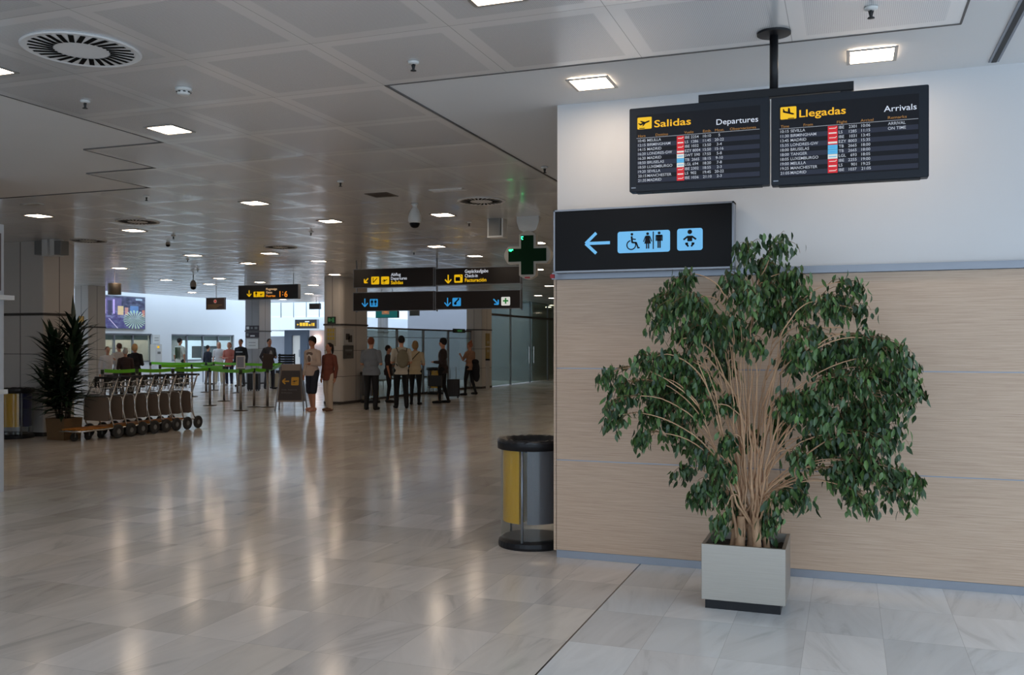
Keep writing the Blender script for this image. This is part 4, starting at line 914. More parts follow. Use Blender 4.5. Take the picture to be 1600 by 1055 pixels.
def d2(r, U, W, H):
    g = G2(-.006); x, z = U(700.5, 436); arrow(g, x, z, .17, -PI/2, .026)
    a, c = tkt(g, U, 716.5, 435.5, 13, (0, 1)); w_ = c[0]-a[0]; g.rrect(a[0]+w_*.15, a[1]+w_*.18, a[0]+w_*.72, a[1]+w_*.62, .01); g.line(a[0]+w_*.68, a[1]+w_*.85, a[0]+w_*.88, a[1]+w_*.65, .012)
    g.build('pictogram', [M_YEL, M_BLACK], r)
    g = G2(-.006); x, z = U(726.5, 426.6); g.text('Gepäckaufgabe', x, z, .066, x1=U(763, 426)[0], bold=.01); x, z = U(726.5, 433.6); g.text('Check-in', x, z, .066, x1=U(746.5, 433)[0], bold=.01); g.build('white_lettering', M_TWH, r)
    g = G2(-.006); x, z = U(726.5, 440.6); g.text('Facturación', x, z, .070, x1=U(760, 440)[0], bold=.02); g.build('yellow_lettering', M_YEL, r)
def d3(r, U, W, H):
    g = G2(-.006); x, z = U(570.3, 473); arrow(g, x, z, .17, -PI/2, .024)
    a, c = tkt(g, U, 584.3, 473.4, 12.5, (0, 1)); w_ = c[0]-a[0]; man(g, a[0]+w_*.28, a[1]+w_*.14, w_*.7); man(g, a[0]+w_*.72, a[1]+w_*.14, w_*.7); g.rect(a[0]+w_*.49, a[1]+w_*.1, a[0]+w_*.51, a[1]+w_*.9)
    g.build('pictogram', [M_BLUE2, M_BLACK], r)
def d4(r, U, W, H):
    g = G2(-.006); x, z = U(699.5, 472); arrow(g, x, z, .17, -PI/2, .024)
    a, c = tkt(g, U, 713.7, 472, 13.2, (0, 1)); w_ = c[0]-a[0]; g.disc(a[0]+w_*.35, a[1]+w_*.3, w_*.16); g.line(a[0]+w_*.3, a[1]+w_*.35, a[0]+w_*.75, a[1]+w_*.75, .03); g.disc(a[0]+w_*.72, a[1]+w_*.78, w_*.1)
    g.y = -.006; g.m = 0; x, z = U(775, 471.5); arrow(g, x, z, .15, math.radians(-45), .028); g.build('pictogram', [M_BLUE2, M_BLACK], r)
    g = G2(-.006); a, c = tkt(g, U, 790.3, 470.8, 13.8, (0, 1)); w_ = c[0]-a[0]; g.rect(a[0]+w_*.42, a[1]+w_*.2, a[0]+w_*.58, a[1]+w_*.8); g.rect(a[0]+w_*.2, a[1]+w_*.42, a[0]+w_*.8, a[1]+w_*.58); g.build('cross_pictogram', [M_WLIT, M_GREEN], r)
hanging_sign('direction_sign', 'dark hanging sign with yellow arrow reading Abflug, Departures, Salidas', 'sign', ((553, 418), (677, 449.5)), YM, d1, rods=(563,))
hanging_sign('direction_sign', 'dark hanging sign with yellow down arrow reading Check-in and Facturación', 'sign', ((681, 416.5), (812.5, 445.5)), YM, d2, rods=(806,))
hanging_sign('direction_sign', 'dark hanging sign with one blue arrow and toilet pictogram, lower left of four', 'sign', ((552.5, 455.5), (677, 485.8)), YM, d3, rods=())
hanging_sign('direction_sign', 'dark hanging sign with blue arrows and a white pharmacy cross tile, lower right', 'sign', ((681, 453.5), (812.5, 483)), YM, d4)
r = thing('sign_frame', 'pale metal frame bars holding the four dark direction signs together', 'frame', (0, YM+.05, 0))
for px in (679, 553, 812): 
    x = ony(px, 450, YM).x; b = MB(); b.box((x-.012, .055, 2.28), (x+.012, .085, CEIL)); b.build('hanger_bar', M_ALU, r)
def d5(r, U, W, H):
    g = G2(-.006); x, z = U(389.5, 458.7); arrow(g, x, z, .16, -PI/2, .026)
    a, c = tkt(g, U, 400.6, 460.1, 8.6, (0, 1)); w_ = c[0]-a[0]; man(g, a[0]+w_*.5, a[1]+w_*.1, w_*.8)
    a, c = tkt(g, U, 409.0, 460.0, 8.6, (0, 1)); w_ = c[0]-a[0]; plane_icon(g, (a[0]+c[0])/2, (a[1]+c[1])/2, w_*.8)
    g.build('pictogram', [M_YEL, M_BLACK], r)
    g = G2(-.006); x, z = U(416, 453.5); g.text('Flugsteige', x, z, .055, x1=U(433, 453)[0], bold=.01); x, z = U(416, 458.6); g.text('Gates', x, z, .055, bold=.01); g.build('white_lettering', mat('warm white lettering', srgb(255, 215, 170), .5, emis=srgb(255, 210, 160), es=.8), r)
    g = G2(-.006); x, z = U(416, 464.2); g.text('Puertas', x, z, .06, x1=U(430.5, 464)[0], bold=.015); g.build('yellow_lettering', M_AMB, r)
    g = G2(-.006); x, z = U(437, 464); g.text('1', x, z, .145, bold=.015); x, z = U(444.5, 464); g.text('6', x, z, .145, bold=.015); x, z = U(442, 462); g.disc(x, z+.02, .012); g.disc(x, z+.09, .012); g.build('digits', M_AMB, r)
YG = 20.0
hanging_sign('direction_sign', 'dark hanging gates sign with yellow arrow reading Puertas and amber digits 1 and 6', 'sign', ((373, 444.5), (465.5, 468)), YG, d5, rods=(381, 457))
def d6(r, U, W, H):
    g = G2(-.006); g.disc(W*.5, H*.70, H*.17); g.m = 1; g.y = -.008; g.disc(W*.5, H*.70, H*.08); g.y = -.006; g.m = 2; g.rect(W*.08, H*.40, W*.88, H*.34); g.rect(W*.08, H*.26, W*.70, H*.21); g.rect(W*.08, H*.14, W*.6, H*.10)
    g.build('pictogram', [mat('pale pink mark', srgb(215, 175, 165), .5), M_RED, mat('dull gold print', srgb(130, 105, 55), .5)], r)
hanging_sign('information_sign', 'small brown hanging sign with a round pin mark, in front of the white wall', 'sign', ((322.5, 465.5), (350.5, 483.5)), 23.5, d6, rods=(337,), th=.06, face=mat('brown sign', srgb(58, 42, 36), .5))
def d7(r, U, W, H):
    g = G2(-.006); arrow(g, W*.14, H*.45, W*.09, PI, .03)
    for i in range(3): g.rrect(W*(.22+i*.135), H*.28, W*(.335+i*.135), H*.66, .015)
    g.rect(W*.64, H*.28, W*.72, H*.5); g.rect(W*.76, H*.28, W*.80, H*.62); g.rect(W*.82, H*.28, W*.90, H*.62)
    g.m = 1; g.rect(W*.46, H*.72, W*.66, H*.84); g.build('pictogram', [M_YEL, M_TWH], r)
r = hanging_sign('direction_sign', 'small dark sign with a row of yellow pictograms on the mezzanine edge', 'sign', ((461, 499.5), (495, 513.5)), 42.3, d7, rods=(), th=.2)
def d8(r, U, W, H):
    g = G2(-.006); g.rect(W*.28, H*.28, W*.62, H); g.m = 1; g.y = -.009; g.disc(W*.46, H*.6, H*.2); g.build('picture', [mat('warm screen picture', srgb(190, 150, 120), .5, emis=srgb(190, 140, 110), es=.5), mat('orange spot', srgb(235, 150, 90), .5, emis=srgb(235, 150, 90), es=.6)], r)
hanging_sign('hanging_screen', 'teal hanging screen partly hidden under the left direction sign', 'screen', ((587.5, 478), (621, 496.5)), 27.0, d8, rods=(595, 612), face=mat('teal screen', srgb(10, 110, 115), .4, emis=srgb(10, 120, 120), es=.5), rim=M_JOINT)
r = hanging_sign('hanging_screen', 'small grey box hanging behind the direction signs, right of the teal screen', 'screen', ((640.5, 484), (653, 493)), 28.0, None, rods=(647,), face=M_GPL)
r = hanging_sign('hanging_screen', 'small grey monitor hanging beyond the gates sign, near the broad column', 'screen', ((483.5, 474.5), (499, 483)), 31.0, None, rods=(493,), face=M_JOINT)
# drum pendant left of the poster
a = atd(179, 452, 22); r = thing('pendant_lamp', 'short metal drum pendant lamp hanging in front of the poster', 'lamp', rnd3(a))
b = MB(); b.lathe([(.145, .14), (.15, .12), (.15, -.13), (.14, -.13), (.14, .12)], n=28); b.build('shade', brushed_material('bronze drum', (.30, .25, .20), .35, 0), r, True)
b = MB(); b.lathe([(0, .135), (.12, .135)], n=24); b.build('bulb_plate', mat('soft lit plate', (1, 1, 1), .5, emis=LAMP_COL, es=4), r)
b = MB(); b.cyl((0, 0, .13), (0, 0, CEIL-a.z), .006, n=8); b.build('cord', M_GPL, r)

# ================================================================== WALL SIGNS AND NOTICES
r = thing('backlit_poster', 'large backlit poster of a town street at night on the white side wall', 'poster', (XL+.0, 0, 0))
ya, yb = onx(150, 490, XL+.06).y, onx(227, 490, XL+.06).y; zt = onx(150, 459.5, XL+.06).z; zb = onx(150, 513.5, XL+.06).z
b = MB(); b.box((.003, ya, zb), (.06, yb, zt)); b.build('box', M_ALU, r)
def poster_mat():
    b = NB('night street print'); tc = b.n('ShaderNodeTexCoord'); sx = b.n('ShaderNodeSeparateXYZ'); b.l(tc.outputs['Generated'], sx.inputs[0])
    y, z = sx.outputs[1], sx.outputs[2]
    n = b.n('ShaderNodeTexNoise'); n.inputs['Scale'].default_value = 9; n.inputs['Detail'].default_value = 6; b.l(tc.outputs['Generated'], n.inputs['Vector'])
    base = b.ramp(n.outputs['Fac'], [(0.3, srgb(24, 26, 60)), (.5, srgb(84, 76, 122)), (.62, srgb(112, 120, 150)), (.75, srgb(50, 80, 90))])
    def band(v, a, c): return b.math('MULTIPLY', b.math('GREATER_THAN', v, a), b.math('LESS_THAN', v, c))
    def blk(a, c, d, e): return b.math('MULTIPLY', band(y, a, c), band(z, d, e))
    c = base
    for (q, colr, f) in (((0, 1, .55, 1), srgb(28, 44, 48), .6), ((.10, .50, .52, .95), srgb(96, 86, 132), .6), ((.14, .18, .45, .9), srgb(190, 170, 215), .8), ((.22, .30, .40, .86), srgb(50, 50, 70), .9), ((.32, .36, .45, .9), srgb(180, 160, 215), .8), ((.02, .1, .45, .65), srgb(70, 160, 190), .8), ((.42, .54, .42, .70), srgb(205, 180, 130), .8), ((.57, .64, .42, .66), srgb(205, 150, 130), .6), ((.68, .86, .50, .72), srgb(90, 130, 180), .7), ((.94, 1, .38, .6), srgb(190, 120, 90), .7), ((0, 1, 0, .30), srgb(60, 62, 105), .6), ((.80, .94, .90, .96), srgb(170, 195, 215), .6)):
        c = b.mix(b.math('MULTIPLY', blk(*q), f), c, colr)
    d_ = b.math('SQRT', b.math('ADD', b.math('POWER', b.math('SUBTRACT', y, .78), 2.0), b.math('POWER', b.math('MULTIPLY', b.math('SUBTRACT', z, .28), .8), 2.0)))
    an = b.math('ARCTAN2', b.math('SUBTRACT', z, .28), b.math('SUBTRACT', y, .78)); st = b.math('GREATER_THAN', b.math('SINE', b.math('MULTIPLY', an, 24.0)), .1)
    c = b.mix(b.math('MULTIPLY', b.math('MULTIPLY', b.math('LESS_THAN', d_, .24), st), .75), c, srgb(165, 195, 165))
    ln = b.math('LESS_THAN', b.math('ABSOLUTE', b.math('SUBTRACT', b.math('ADD', y, b.math('MULTIPLY', z, .6)), .42)), .012); c = b.mix(b.math('MULTIPLY', b.math('MULTIPLY', ln, b.math('LESS_THAN', z, .3)), .8), c, srgb(190, 180, 205))
    b.l(c, b.p.inputs['Base Color']); b.l(c, b.p.inputs['Emission Color']); b.p.inputs['Emission Strength'].default_value = .75; b.p.inputs['Base Color'].default_value = (0, 0, 0, 1)
    return b.m
b = MB(); b.box((.06, ya+.03, zb+.03), (.066, yb-.03, zt-.03)); b.build('print', poster_mat(), r)

def notice_front(name, label, cat, px0, px1, y0, y1, Y, m, marks=(), th=.02, group=None):
    a = ony(px0, y1, Y-th); c = ony(px1, y0, Y-th); r = thing(name, label, cat, (a.x, Y-th, a.z)); W, H = c.x-a.x, c.z-a.z
    b = MB(); b.box((0, 0, 0), (W, th, H)); b.build('board', m, r)
    if marks:
        g = G2(-.003); ms = []
        for i, (u0, v0, u1, v1, mm) in enumerate(marks):
            if mm not in ms: ms.append(mm)
            g.m = ms.index(mm); g.rect(W*u0, H*v0, W*u1, H*v1)
        g.build('print', ms, r)
    return r
def notice_side(name, label, cat, px0, px1, y0, y1, X, m, marks=(), th=.02):
    a = onx(px0, y1, X+th); c = onx(px1, y0, X+th); d = onx(px0, y0, X+th); r = thing(name, label, cat, (X, a.y, a.z)); W, H = c.y-a.y, d.z-a.z
    b = MB(); b.box((0, 0, 0), (th, W, H)); b.build('board', m, r)
    if marks:
        g = MB(); ms = []
        for (u0, v0, u1, v1, mm) in marks:
            if mm not in ms: ms.append(mm)
            g.m = ms.index(mm); g.add([(th+.003, W*u0, H*v0), (th+.003, W*u1, H*v0), (th+.003, W*u1, H*v1), (th+.003, W*u0, H*v1)], [(0, 1, 2, 3)])
        g.build('print', ms, r)
    return r
M_GOLD = mat('dull yellow print', srgb(190, 160, 60), .5); M_PAPER = mat('aged paper', srgb(168, 158, 138), .6); M_GEXIT = mat('green exit pictogram', srgb(120, 170, 130), .5, emis=srgb(60, 170, 90), es=.2); M_DGRN = mat('dark exit sign', srgb(24, 34, 28), .5)
notice_front('exit_sign', 'dark green exit sign on the front of the broad cream column', 'sign', 511.5, 524, 495, 506, 21.5, M_DGRN, [(.12, .3, .38, .8, M_GEXIT), (.6, .2, .85, .85, M_GEXIT), (.4, .45, .58, .6, M_GEXIT)])
notice_front('notice_board', 'notice with yellow print squares under the exit sign on the broad column', 'notice', 509.5, 524, 512, 541, 21.5, M_PAPER, [(.15+.27*i, .34+.22*j, .34+.27*i, .5+.22*j, M_GOLD) for i in range(3) for j in range(3)])
notice_side('framed_picture', 'white framed picture with a dark oval motif on the broad column, upper one', 'picture', 537, 552.5, 514, 538.5, -12.62, mat('white print', srgb(190, 188, 185), .5), [(.2, .3, .6, .7, M_JOINT), (.45, .15, .85, .6, M_JOINT)])
notice_side('framed_picture', 'dark grey framed picture on the broad column, under the white one', 'picture', 537, 552.5, 540, 560.5, -12.62, mat('dark grey print', srgb(82, 80, 76), .5), [(.15, .55, .85, .7, M_GPL), (.3, .25, .7, .4, M_JOINT)])
notice_side('notice_board', 'upper narrow yellowish notice on the column beside the glass wall', 'notice', 759.5, 765.5, 521, 541, -12.4, mat('ochre strip', srgb(150, 125, 70), .5), [(.2, .2, .8, .4, M_PAPER)])
notice_side('notice_board', 'lower narrow yellowish notice on the column beside the glass wall', 'notice', 759.5, 765.5, 543, 562, -12.4, mat('ochre strip', srgb(150, 125, 70), .5), [(.2, .6, .8, .8, M_PAPER)])
a = onx(725, 520, -12.80); r = thing('exit_sign', 'small dark exit sign on the top rail of the glass partition', 'sign', rnd3(a)); b = MB(); b.box((0, -1.0, -.01), (.05, .0, .13)); b.build('casing', M_DGRN, r); b = MB(); b.box((.05, -.7, .03), (.054, -.3, .09)); b.build('pictogram', M_GEXIT, r)
Y2 = 31.2
notice_front('column_sign', 'upper dark sign plate with a round mark on the daylit grey column', 'sign', 383.5, 404.5, 508.8, 516.5, Y2, mat('plum sign', srgb(52, 40, 46), .5), [(.08, .25, .28, .8, M_WPL), (.4, .3, .55, .7, M_GPL), (.68, .25, .9, .75, M_GPL)])
notice_front('column_sign', 'lower dark sign plate on the daylit grey column', 'sign', 383.5, 404.5, 519.2, 527.8, Y2, mat('plum sign', srgb(52, 40, 46), .5), [(.08, .3, .24, .8, M_GPL), (.36, .2, .7, .45, M_WPL)])
notice_front('paper_notice', 'white paper notice under the two dark plates on the grey column', 'notice', 385, 403, 529.5, 545, Y2, M_WPL, [(.2, .3, .8, .35, M_GPL), (.2, .6, .8, .65, M_GPL)])
notice_side('paper_notice', 'white paper sheet on the pier between the two counter windows', 'notice', 239, 250, 523, 536.5, XL, M_WPL, [(.2, .3, .8, .36, M_GPL), (.2, .6, .8, .66, M_GPL)], .03)
notice_side('ticket_machine', 'white ticket machine with a yellow lit key on the pier by the counter windows', 'machine', 243, 253, 538, 572, XL, M_WPL, [(.25, .82, .6, .92, M_YEL), (.3, .55, .8, .66, M_GPL)], .25)
p = ony(128, 512, 21.0); notice_front('yellow_notice', 'yellow notice glimpsed behind the dracaena crown', 'notice', 123, 130, 494, 508, 22.0, mat('amber notice', srgb(190, 140, 30), .5))

# ================================================================== PEOPLE
def to_surface(mb, voxel, smooth=4):
    me = bpy.data.meshes.new('tmp'); me.from_pydata(mb.v, [], mb.f); o = bpy.data.objects.new('tmp', me); COL.objects.link(o)
    m = o.modifiers.new('r', 'REMESH'); m.mode = 'VOXEL'; m.voxel_size = voxel; m.use_smooth_shade = True
    s = o.modifiers.new('s', 'SMOOTH'); s.iterations = smooth; s.factor = 0.5
    dg = bpy.context.evaluated_depsgraph_get(); out = bpy.data.meshes.new_from_object(o.evaluated_get(dg))
    bpy.data.objects.remove(o); bpy.data.meshes.remove(me); return out
def capsule(mb, p0, p1, r0, r1, n=10, sy=1.0):
    p0 = Vector(p0); p1 = Vector(p1); d = p1-p0
    if d.length < 1e-5: d = Vector((0, 0, .001))
    u = d.normalized(); pts = []; rs = []
    for a in (0.05, .45, .85, 1.2, PI/2): pts.append(p0-u*r0*math.cos(a)); rs.append(r0*math.sin(a))
    for a in (PI/2, 1.2, .85, .45, .05): pts.append(p1+u*r1*math.cos(a)); rs.append(r1*math.sin(a))
    mb.tube(pts, rs, n)
CM = {}
def cloth(rgb, rough=.8):
    k = tuple(rgb)
    if k not in CM: CM[k] = mat('cloth %d %d %d' % k, srgb(*k), rough, noise=.08, nscale=30)
    return CM[k]
ARMS = {  # elbow and wrist relative to the shoulder, x outward
 'down': ((.05, .03, -.28), (.06, -.03, -.53)), 'swing': ((.06, .08, -.27), (.07, .02, -.52)), 'front': ((.05, -.02, -.28), (-.05, -.22, -.27)), 'raised': ((.07, -.10, -.22), (-.02, -.26, -.08)),
 'point': ((.10, -.12, -.20), (.10, -.36, -.16)), 'pocket': ((.12, .05, -.26), (.04, -.04, -.46)), 'carry': ((.06, .0, -.29), (.08, -.10, -.50)), 'across': ((.05, -.05, -.27), (-.16, -.20, -.26)), 'face': ((.09, -.14, -.18), (-.04, -.20, .08))}
def person(label, px, yf, h, yaw, skin, hair, top, bottom, shoes, arms=('down', 'down'), stride=.0, sleeve='short', legs='long', hairstyle='short', fat=1.0, voxel=.012, hem=.0, coat=False, skirt=False, extras=None, pos=None, group=None, name='person'):
    p = pos if pos is not None else onz(px, yf, 0); r = thing(name, label, 'person', (p.x, p.y, 0), math.radians(yaw), group); r.scale = (h/1.75,)*3
    hipz, kz, az = .93, .50, .085
    hips = []; S = {}
    for s, dy in ((1, -stride), (-1, stride)):
        hp = Vector((s*.095, 0, hipz)); an = Vector((s*.115, dy+.02, az+(0.03 if dy > .1 else 0))); kn = Vector((s*.105, dy*.45-.025-abs(dy)*.1, kz)); hips.append((s, hp, kn, an))
    sh = [(s, Vector((s*.180*min(fat, 1.08), .01, 1.392))) for s in (1, -1)]
    A = []
    for (s, c), kname in zip(sh, arms):
        e, w_ = ARMS[kname]; A.append((s, c, c+Vector((s*e[0], e[1], e[2])), c+Vector((s*w_[0], w_[1], w_[2]))))
    def torso(mb, g=0.0, low=.88):
        f = fat
        mb.ell((0, .0, 1.30), (.155*f+g, .100*f+g, .155+g), 16, 10); mb.ell((0, .01, 1.40), (.165+g, .080+g, .075+g), 16, 10)
        mb.ell((0, -.005*f, 1.12), (.138*f+g, .095*f*f+g, .16), 16, 10); mb.ell((0, .015, .965), (.158*f+g, .115*f+g, .12), 16, 10)
        if low < .86: mb.lathe([(0, low), (.165*f+g, low), (.160*f+g, .97), (.13, 1.1), (0, 1.12)], n=20, M=Matrix.Diagonal((1, .75, 1, 1)))
    b = MB(); torso(b)
    capsule(b, (0, .015, 1.42), (0, -.005, 1.56), .056, .052)
    b.ell((0, -.005, 1.645), (.076, .092, .112)); b.ell((0, -.035, 1.588), (.054, .058, .058)); capsule(b, (0, -.088, 1.655), (0, -.112, 1.622), .010, .014, 8)
    for s in (1, -1): b.ell((s*.078, .005, 1.635), (.012, .022, .032), 8, 6)
    for (s, hp, kn, an) in hips:
        capsule(b, hp, kn, .084, .056); capsule(b, kn, an, .054, .036); capsule(b, an+Vector((0, .03, -.035)), an+Vector((s*.02, -.15, -.05)), .040, .030)
    for (s, c, e, w_) in A:
        capsule(b, c, e, .050, .038); capsule(b, e, w_, .037, .026)
        d = (w_-e).normalized(); side = d.cross(Vector((0, 0, 1)) if abs(d.z) < .8 else Vector((0, 1, 0))).normalized()
        pc = w_+d*.055; capsule(b, w_+d*.01, pc, .027, .030, 8)
        inn = Vector((-s, 0, 0)) if abs(d.x) < .7 else Vector((0, 0, -1)); inn = (inn-d*inn.dot(d)).normalized()
        for k, L_ in enumerate((.060, .072, .068, .052)):
            o = pc+side*(k-1.5)*.0185+d*.02; capsule(b, o, o+d*L_*.55+inn*.006, .0098, .0092, 6); capsule(b, o+d*L_*.55+inn*.006, o+d*L_*.95+inn*.028, .0092, .008, 6)
        o = w_+d*.03-side*.024; capsule(b, o, o-side*.026+d*.042+inn*.012, .012, .010, 6)
    me = to_surface(b, voxel*.85); me.materials.append(cloth(skin, .55)); o = bpy.data.objects.new('body', me); COL.objects.link(o); o.parent = r
    def part(nm, mb, col, vx=voxel, sm=4):
        me = to_surface(mb, vx, sm); me.materials.append(cloth(col)); o = bpy.data.objects.new(nm, me); COL.objects.link(o); o.parent = r; return o
    # trousers / shorts
    b = MB(); b.ell((0, .015, .965), (.158*fat+.014, .115*fat+.014, .125)); 
    for (s, hp, kn, an) in hips:
        capsule(b, hp, kn, .100, .074 if legs != 'slim' else .062)
        if legs in ('long', 'slim'): capsule(b, kn, an+Vector((0, .01, -.01)), .072 if legs == 'long' else .058, .058 if legs == 'long' else .042)
        else: capsule(b, kn.lerp(hp, .3), kn.lerp(an, .06), .088, .084)
    part('trousers' if legs != 'shorts' else 'shorts', b, bottom)
    b = MB(); torso(b, .020, .84-hem)
    for (s, c, e, w_) in A:
        capsule(b, c, e if sleeve == 'long' else c.lerp(e, .80), .066, .052)
        if sleeve == 'long': capsule(b, e, e.lerp(w_, .97), .052, .040)
    part('coat' if coat else 'shirt', b, top)
    for (s, hp, kn, an) in hips:
        b = MB(); capsule(b, an+Vector((0, .035, -.040)), an+Vector((s*.022, -.165, -.052)), .048, .036); capsule(b, an+Vector((0, .03, -.06)), an+Vector((s*.022, -.16, -.062)), .030, .030); part('shoe', b, shoes, voxel, 2)
    if hair:
        b = MB(); b.ell((0, .016, 1.668), (.085, .096, .104))
        if hairstyle == 'long': b.ell((0, .055, 1.56), (.088, .06, .17)); b.ell((.06, .02, 1.60), (.03, .045, .13)); b.ell((-.06, .02, 1.60), (.03, .045, .13))
        if hairstyle == 'bob': b.ell((0, .035, 1.625), (.098, .085, .105))
        if hairstyle == 'bun': b.ell((0, .05, 1.78), (.04, .04, .04))
        if hairstyle == 'full': b.ell((0, .01, 1.70), (.098, .105, .095)); b.ell((.07, .02, 1.66), (.035, .05, .06)); b.ell((-.07, .02, 1.66), (.035, .05, .06))
        if hairstyle == 'pony': b.ell((0, .13, 1.60), (.03, .04, .14))
        part('hair', b, hair, .012, 2)
    for s in (1, -1):
        b = MB(); b.ell((s*.030, -.090, 1.655), (.012, .008, .007), 8, 6); b.build('eye', cloth((35, 25, 22)), r, True)
    b = MB(); b.ell((0, -.092, 1.588), (.024, .008, .006), 8, 6); b.build('mouth', cloth((120, 60, 55)), r, True)
    return r
SK = (205, 150, 122); SKT = (180, 125, 98)
P1 = person('balding person in grey polo shirt and dark trousers, back turned, beside the broad column', 580, 640.5, 1.76, 188, SK, (120, 66, 42), (118, 124, 132), (16, 16, 18), (12, 12, 12), ('front', 'front'), stride=.0, fat=1.22)
P1b = person('person in dark clothes mostly hidden between the grey polo and the backpack', 607, 629, 1.56, 120, SKT, (30, 22, 20), (38, 30, 34), (22, 20, 24), (20, 18, 18), ('front', 'down'), legs='slim', hairstyle='short')
P2 = person('dark haired person in white shirt with beige backpack, back turned in the queue', 627, 638, 1.80, 215, SK, (14, 12, 12), (205, 196, 178), (12, 12, 15), (10, 10, 10), ('front', 'front'), stride=.07, hem=.02)
P3 = person('blond person in cream top with black crossbody strap and black trousers', 649, 632.5, 1.68, 195, SK, (150, 118, 78), (196, 180, 148), (14, 14, 17), (12, 12, 12), ('front', 'front'), stride=.05, hairstyle='bob', legs='slim', fat=1.02)
P5 = person('dark haired person in brown jacket over white tee, standing in profile with black bag', 692, 630, 1.74, 285, SK, (22, 16, 15), (52, 40, 40), (14, 13, 16), (14, 14, 14), ('front', 'front'), stride=.10, sleeve='long', hairstyle='full', legs='slim', hem=.03, coat=True)
P6 = person('person with pinned up hair holding a dark coat, rightmost of the group by the column', 734, 618, 1.66, 255, SKT, (150, 92, 66), (150, 112, 88), (16, 16, 20), (14, 14, 14), ('raised', 'front'), stride=.13, hairstyle='bun', legs='slim')
P7 = person('person walking in white tee, beige overshirt and denim shorts, bare legs', 488, 642, 1.76, -8, SKT, (26, 18, 16), (192, 172, 158), (26, 32, 48), (205, 150, 130), ('front', 'down'), stride=.10, sleeve='long', legs='shorts', hairstyle='full')
P8 = person('person in rust red sweater and cream trousers walking beside the denim shorts wearer', 514, 642, 1.62, -14, SKT, (34, 22, 20), (112, 58, 44), (190, 172, 152), (120, 88, 70), ('down', 'down'), stride=.08, sleeve='long', hairstyle='pony', hem=.05)
V = .016
P9 = person('person in grey tee and dark open jacket behind the brown notice on the belt post', 421, 608, 1.78, 60, SKT, (30, 22, 20), (52, 52, 60), (40, 44, 56), (20, 20, 20), ('front', 'pocket'), stride=.06, sleeve='long', voxel=V, hem=.03)
P10 = person('person in black sweater with pale stripe standing behind the queue belts', 376, 604, 1.78, 10, SKT, (60, 46, 40), (26, 28, 34), (50, 50, 54), (20, 20, 20), ('down', 'down'), sleeve='long', voxel=V)
P11 = person('person in salmon pink blouse and navy trousers with light shoes, in the queue', 358, 602.5, 1.66, 20, SK, (150, 90, 66), (190, 112, 98), (30, 32, 52), (200, 190, 180), ('across', 'front'), stride=.06, sleeve='long', hairstyle='bob', voxel=V, hem=.06)
P12 = person('long haired person in white top and cream trousers behind the salmon blouse', 342, 600, 1.68, 30, SK, (176, 150, 122), (215, 212, 212), (205, 195, 170), (190, 180, 170), ('front', 'down'), hairstyle='long', voxel=V, hem=.05)
P13 = person('short person in navy jacket, back turned behind the green belts', 325, 601, 1.55, 165, SK, (40, 28, 24), (20, 24, 40), (24, 26, 36), (20, 20, 20), ('down', 'down'), sleeve='long', voxel=V)
P14 = person('person in green striped waistcoat over white shirt at the counter window', 281, 604, 1.83, 170, SKT, (26, 20, 18), (196, 200, 190), (26, 34, 38), (16, 16, 16), ('down', 'pocket'), voxel=V)
P15 = person('blond person in black coat, rightmost of the four seen over the near belts', 211, 625, 1.60, 190, SK, (190, 150, 105), (16, 13, 14), (16, 14, 16), (12, 12, 12), ('front', 'front'), sleeve='long', hairstyle='bob', voxel=V, hem=.2, coat=True, fat=1.12)
P16 = person('brown haired person in pale grey jacket bending in the near queue', 186, 622, 1.62, 250, SK, (96, 60, 42), (200, 192, 186), (70, 66, 66), (20, 20, 20), ('front', 'raised'), sleeve='long', voxel=V, fat=1.05)
P17 = person('grey haired person in dark brown jacket beside the black coat', 196, 628, 1.47, 230, SKT, (165, 160, 155), (52, 34, 32), (24, 22, 24), (12, 12, 12), ('front', 'front'), sleeve='long', voxel=V, coat=True, hem=.1)
P18 = person('person in white shirt glimpsed just right of the dracaena leaves', 168, 625, 1.52, 60, SK, (130, 95, 75), (210, 206, 206), (90, 88, 90), (60, 60, 60), ('raised', 'down'), sleeve='long', voxel=V)
# worn and printed details that belong to the clothing
def strap(r, pts, rad, m, nm='strap'):
    b = MB(); b.tube(pts, rad, 6); return b.build(nm, m, r, True)
strap(P3, [(-.13, .075, 1.46), (-.05, .115, 1.38), (.06, .135, 1.25), (.15, .11, 1.10), (.18, .04, 1.0), (.16, -.07, .98)], .012, M_DARK)
def waist_stripes(r):
    for i in range(7):
        x = -.12+.04*i; y = .125*math.sqrt(max(0, 1-(x/.19)**2)); b = MB(); b.tube([(x, y+.008, 1.42), (x, y+.006, 1.25), (x*.95, y*.95+.004, 1.12), (x, y+.01, .98)], .011, 6)
        b.build('waistcoat_stripe', cloth((52, 74, 44)), r, True)
waist_stripes(P14)
b = MB(); b.ell((0, -.105, 1.26), (.055, .025, .10)); b.ell((0, -.10, 1.36), (.10, .02, .05)); b.build('shirt_print', cloth((110, 92, 84)), P7, True)
b = MB(); b.ell((0, -.075, 1.28), (.085, .052, .15)); b.build('white_tee', cloth((215, 206, 198)), P7, True)
b = MB(); b.ell((0, -.080, 1.26), (.062, .055, .18)); b.build('white_tee', cloth((205, 200, 196)), P5, True)
b = MB(); b.ell((0, -.075, 1.24), (.07, .055, .16)); b.build('grey_tee', cloth((135, 132, 135)), P9, True)
b = MB(); b.box((-.13, -.130, 1.27), (.13, -.112, 1.30)); b.build('chest_stripe', cloth((185, 185, 190)), P10)

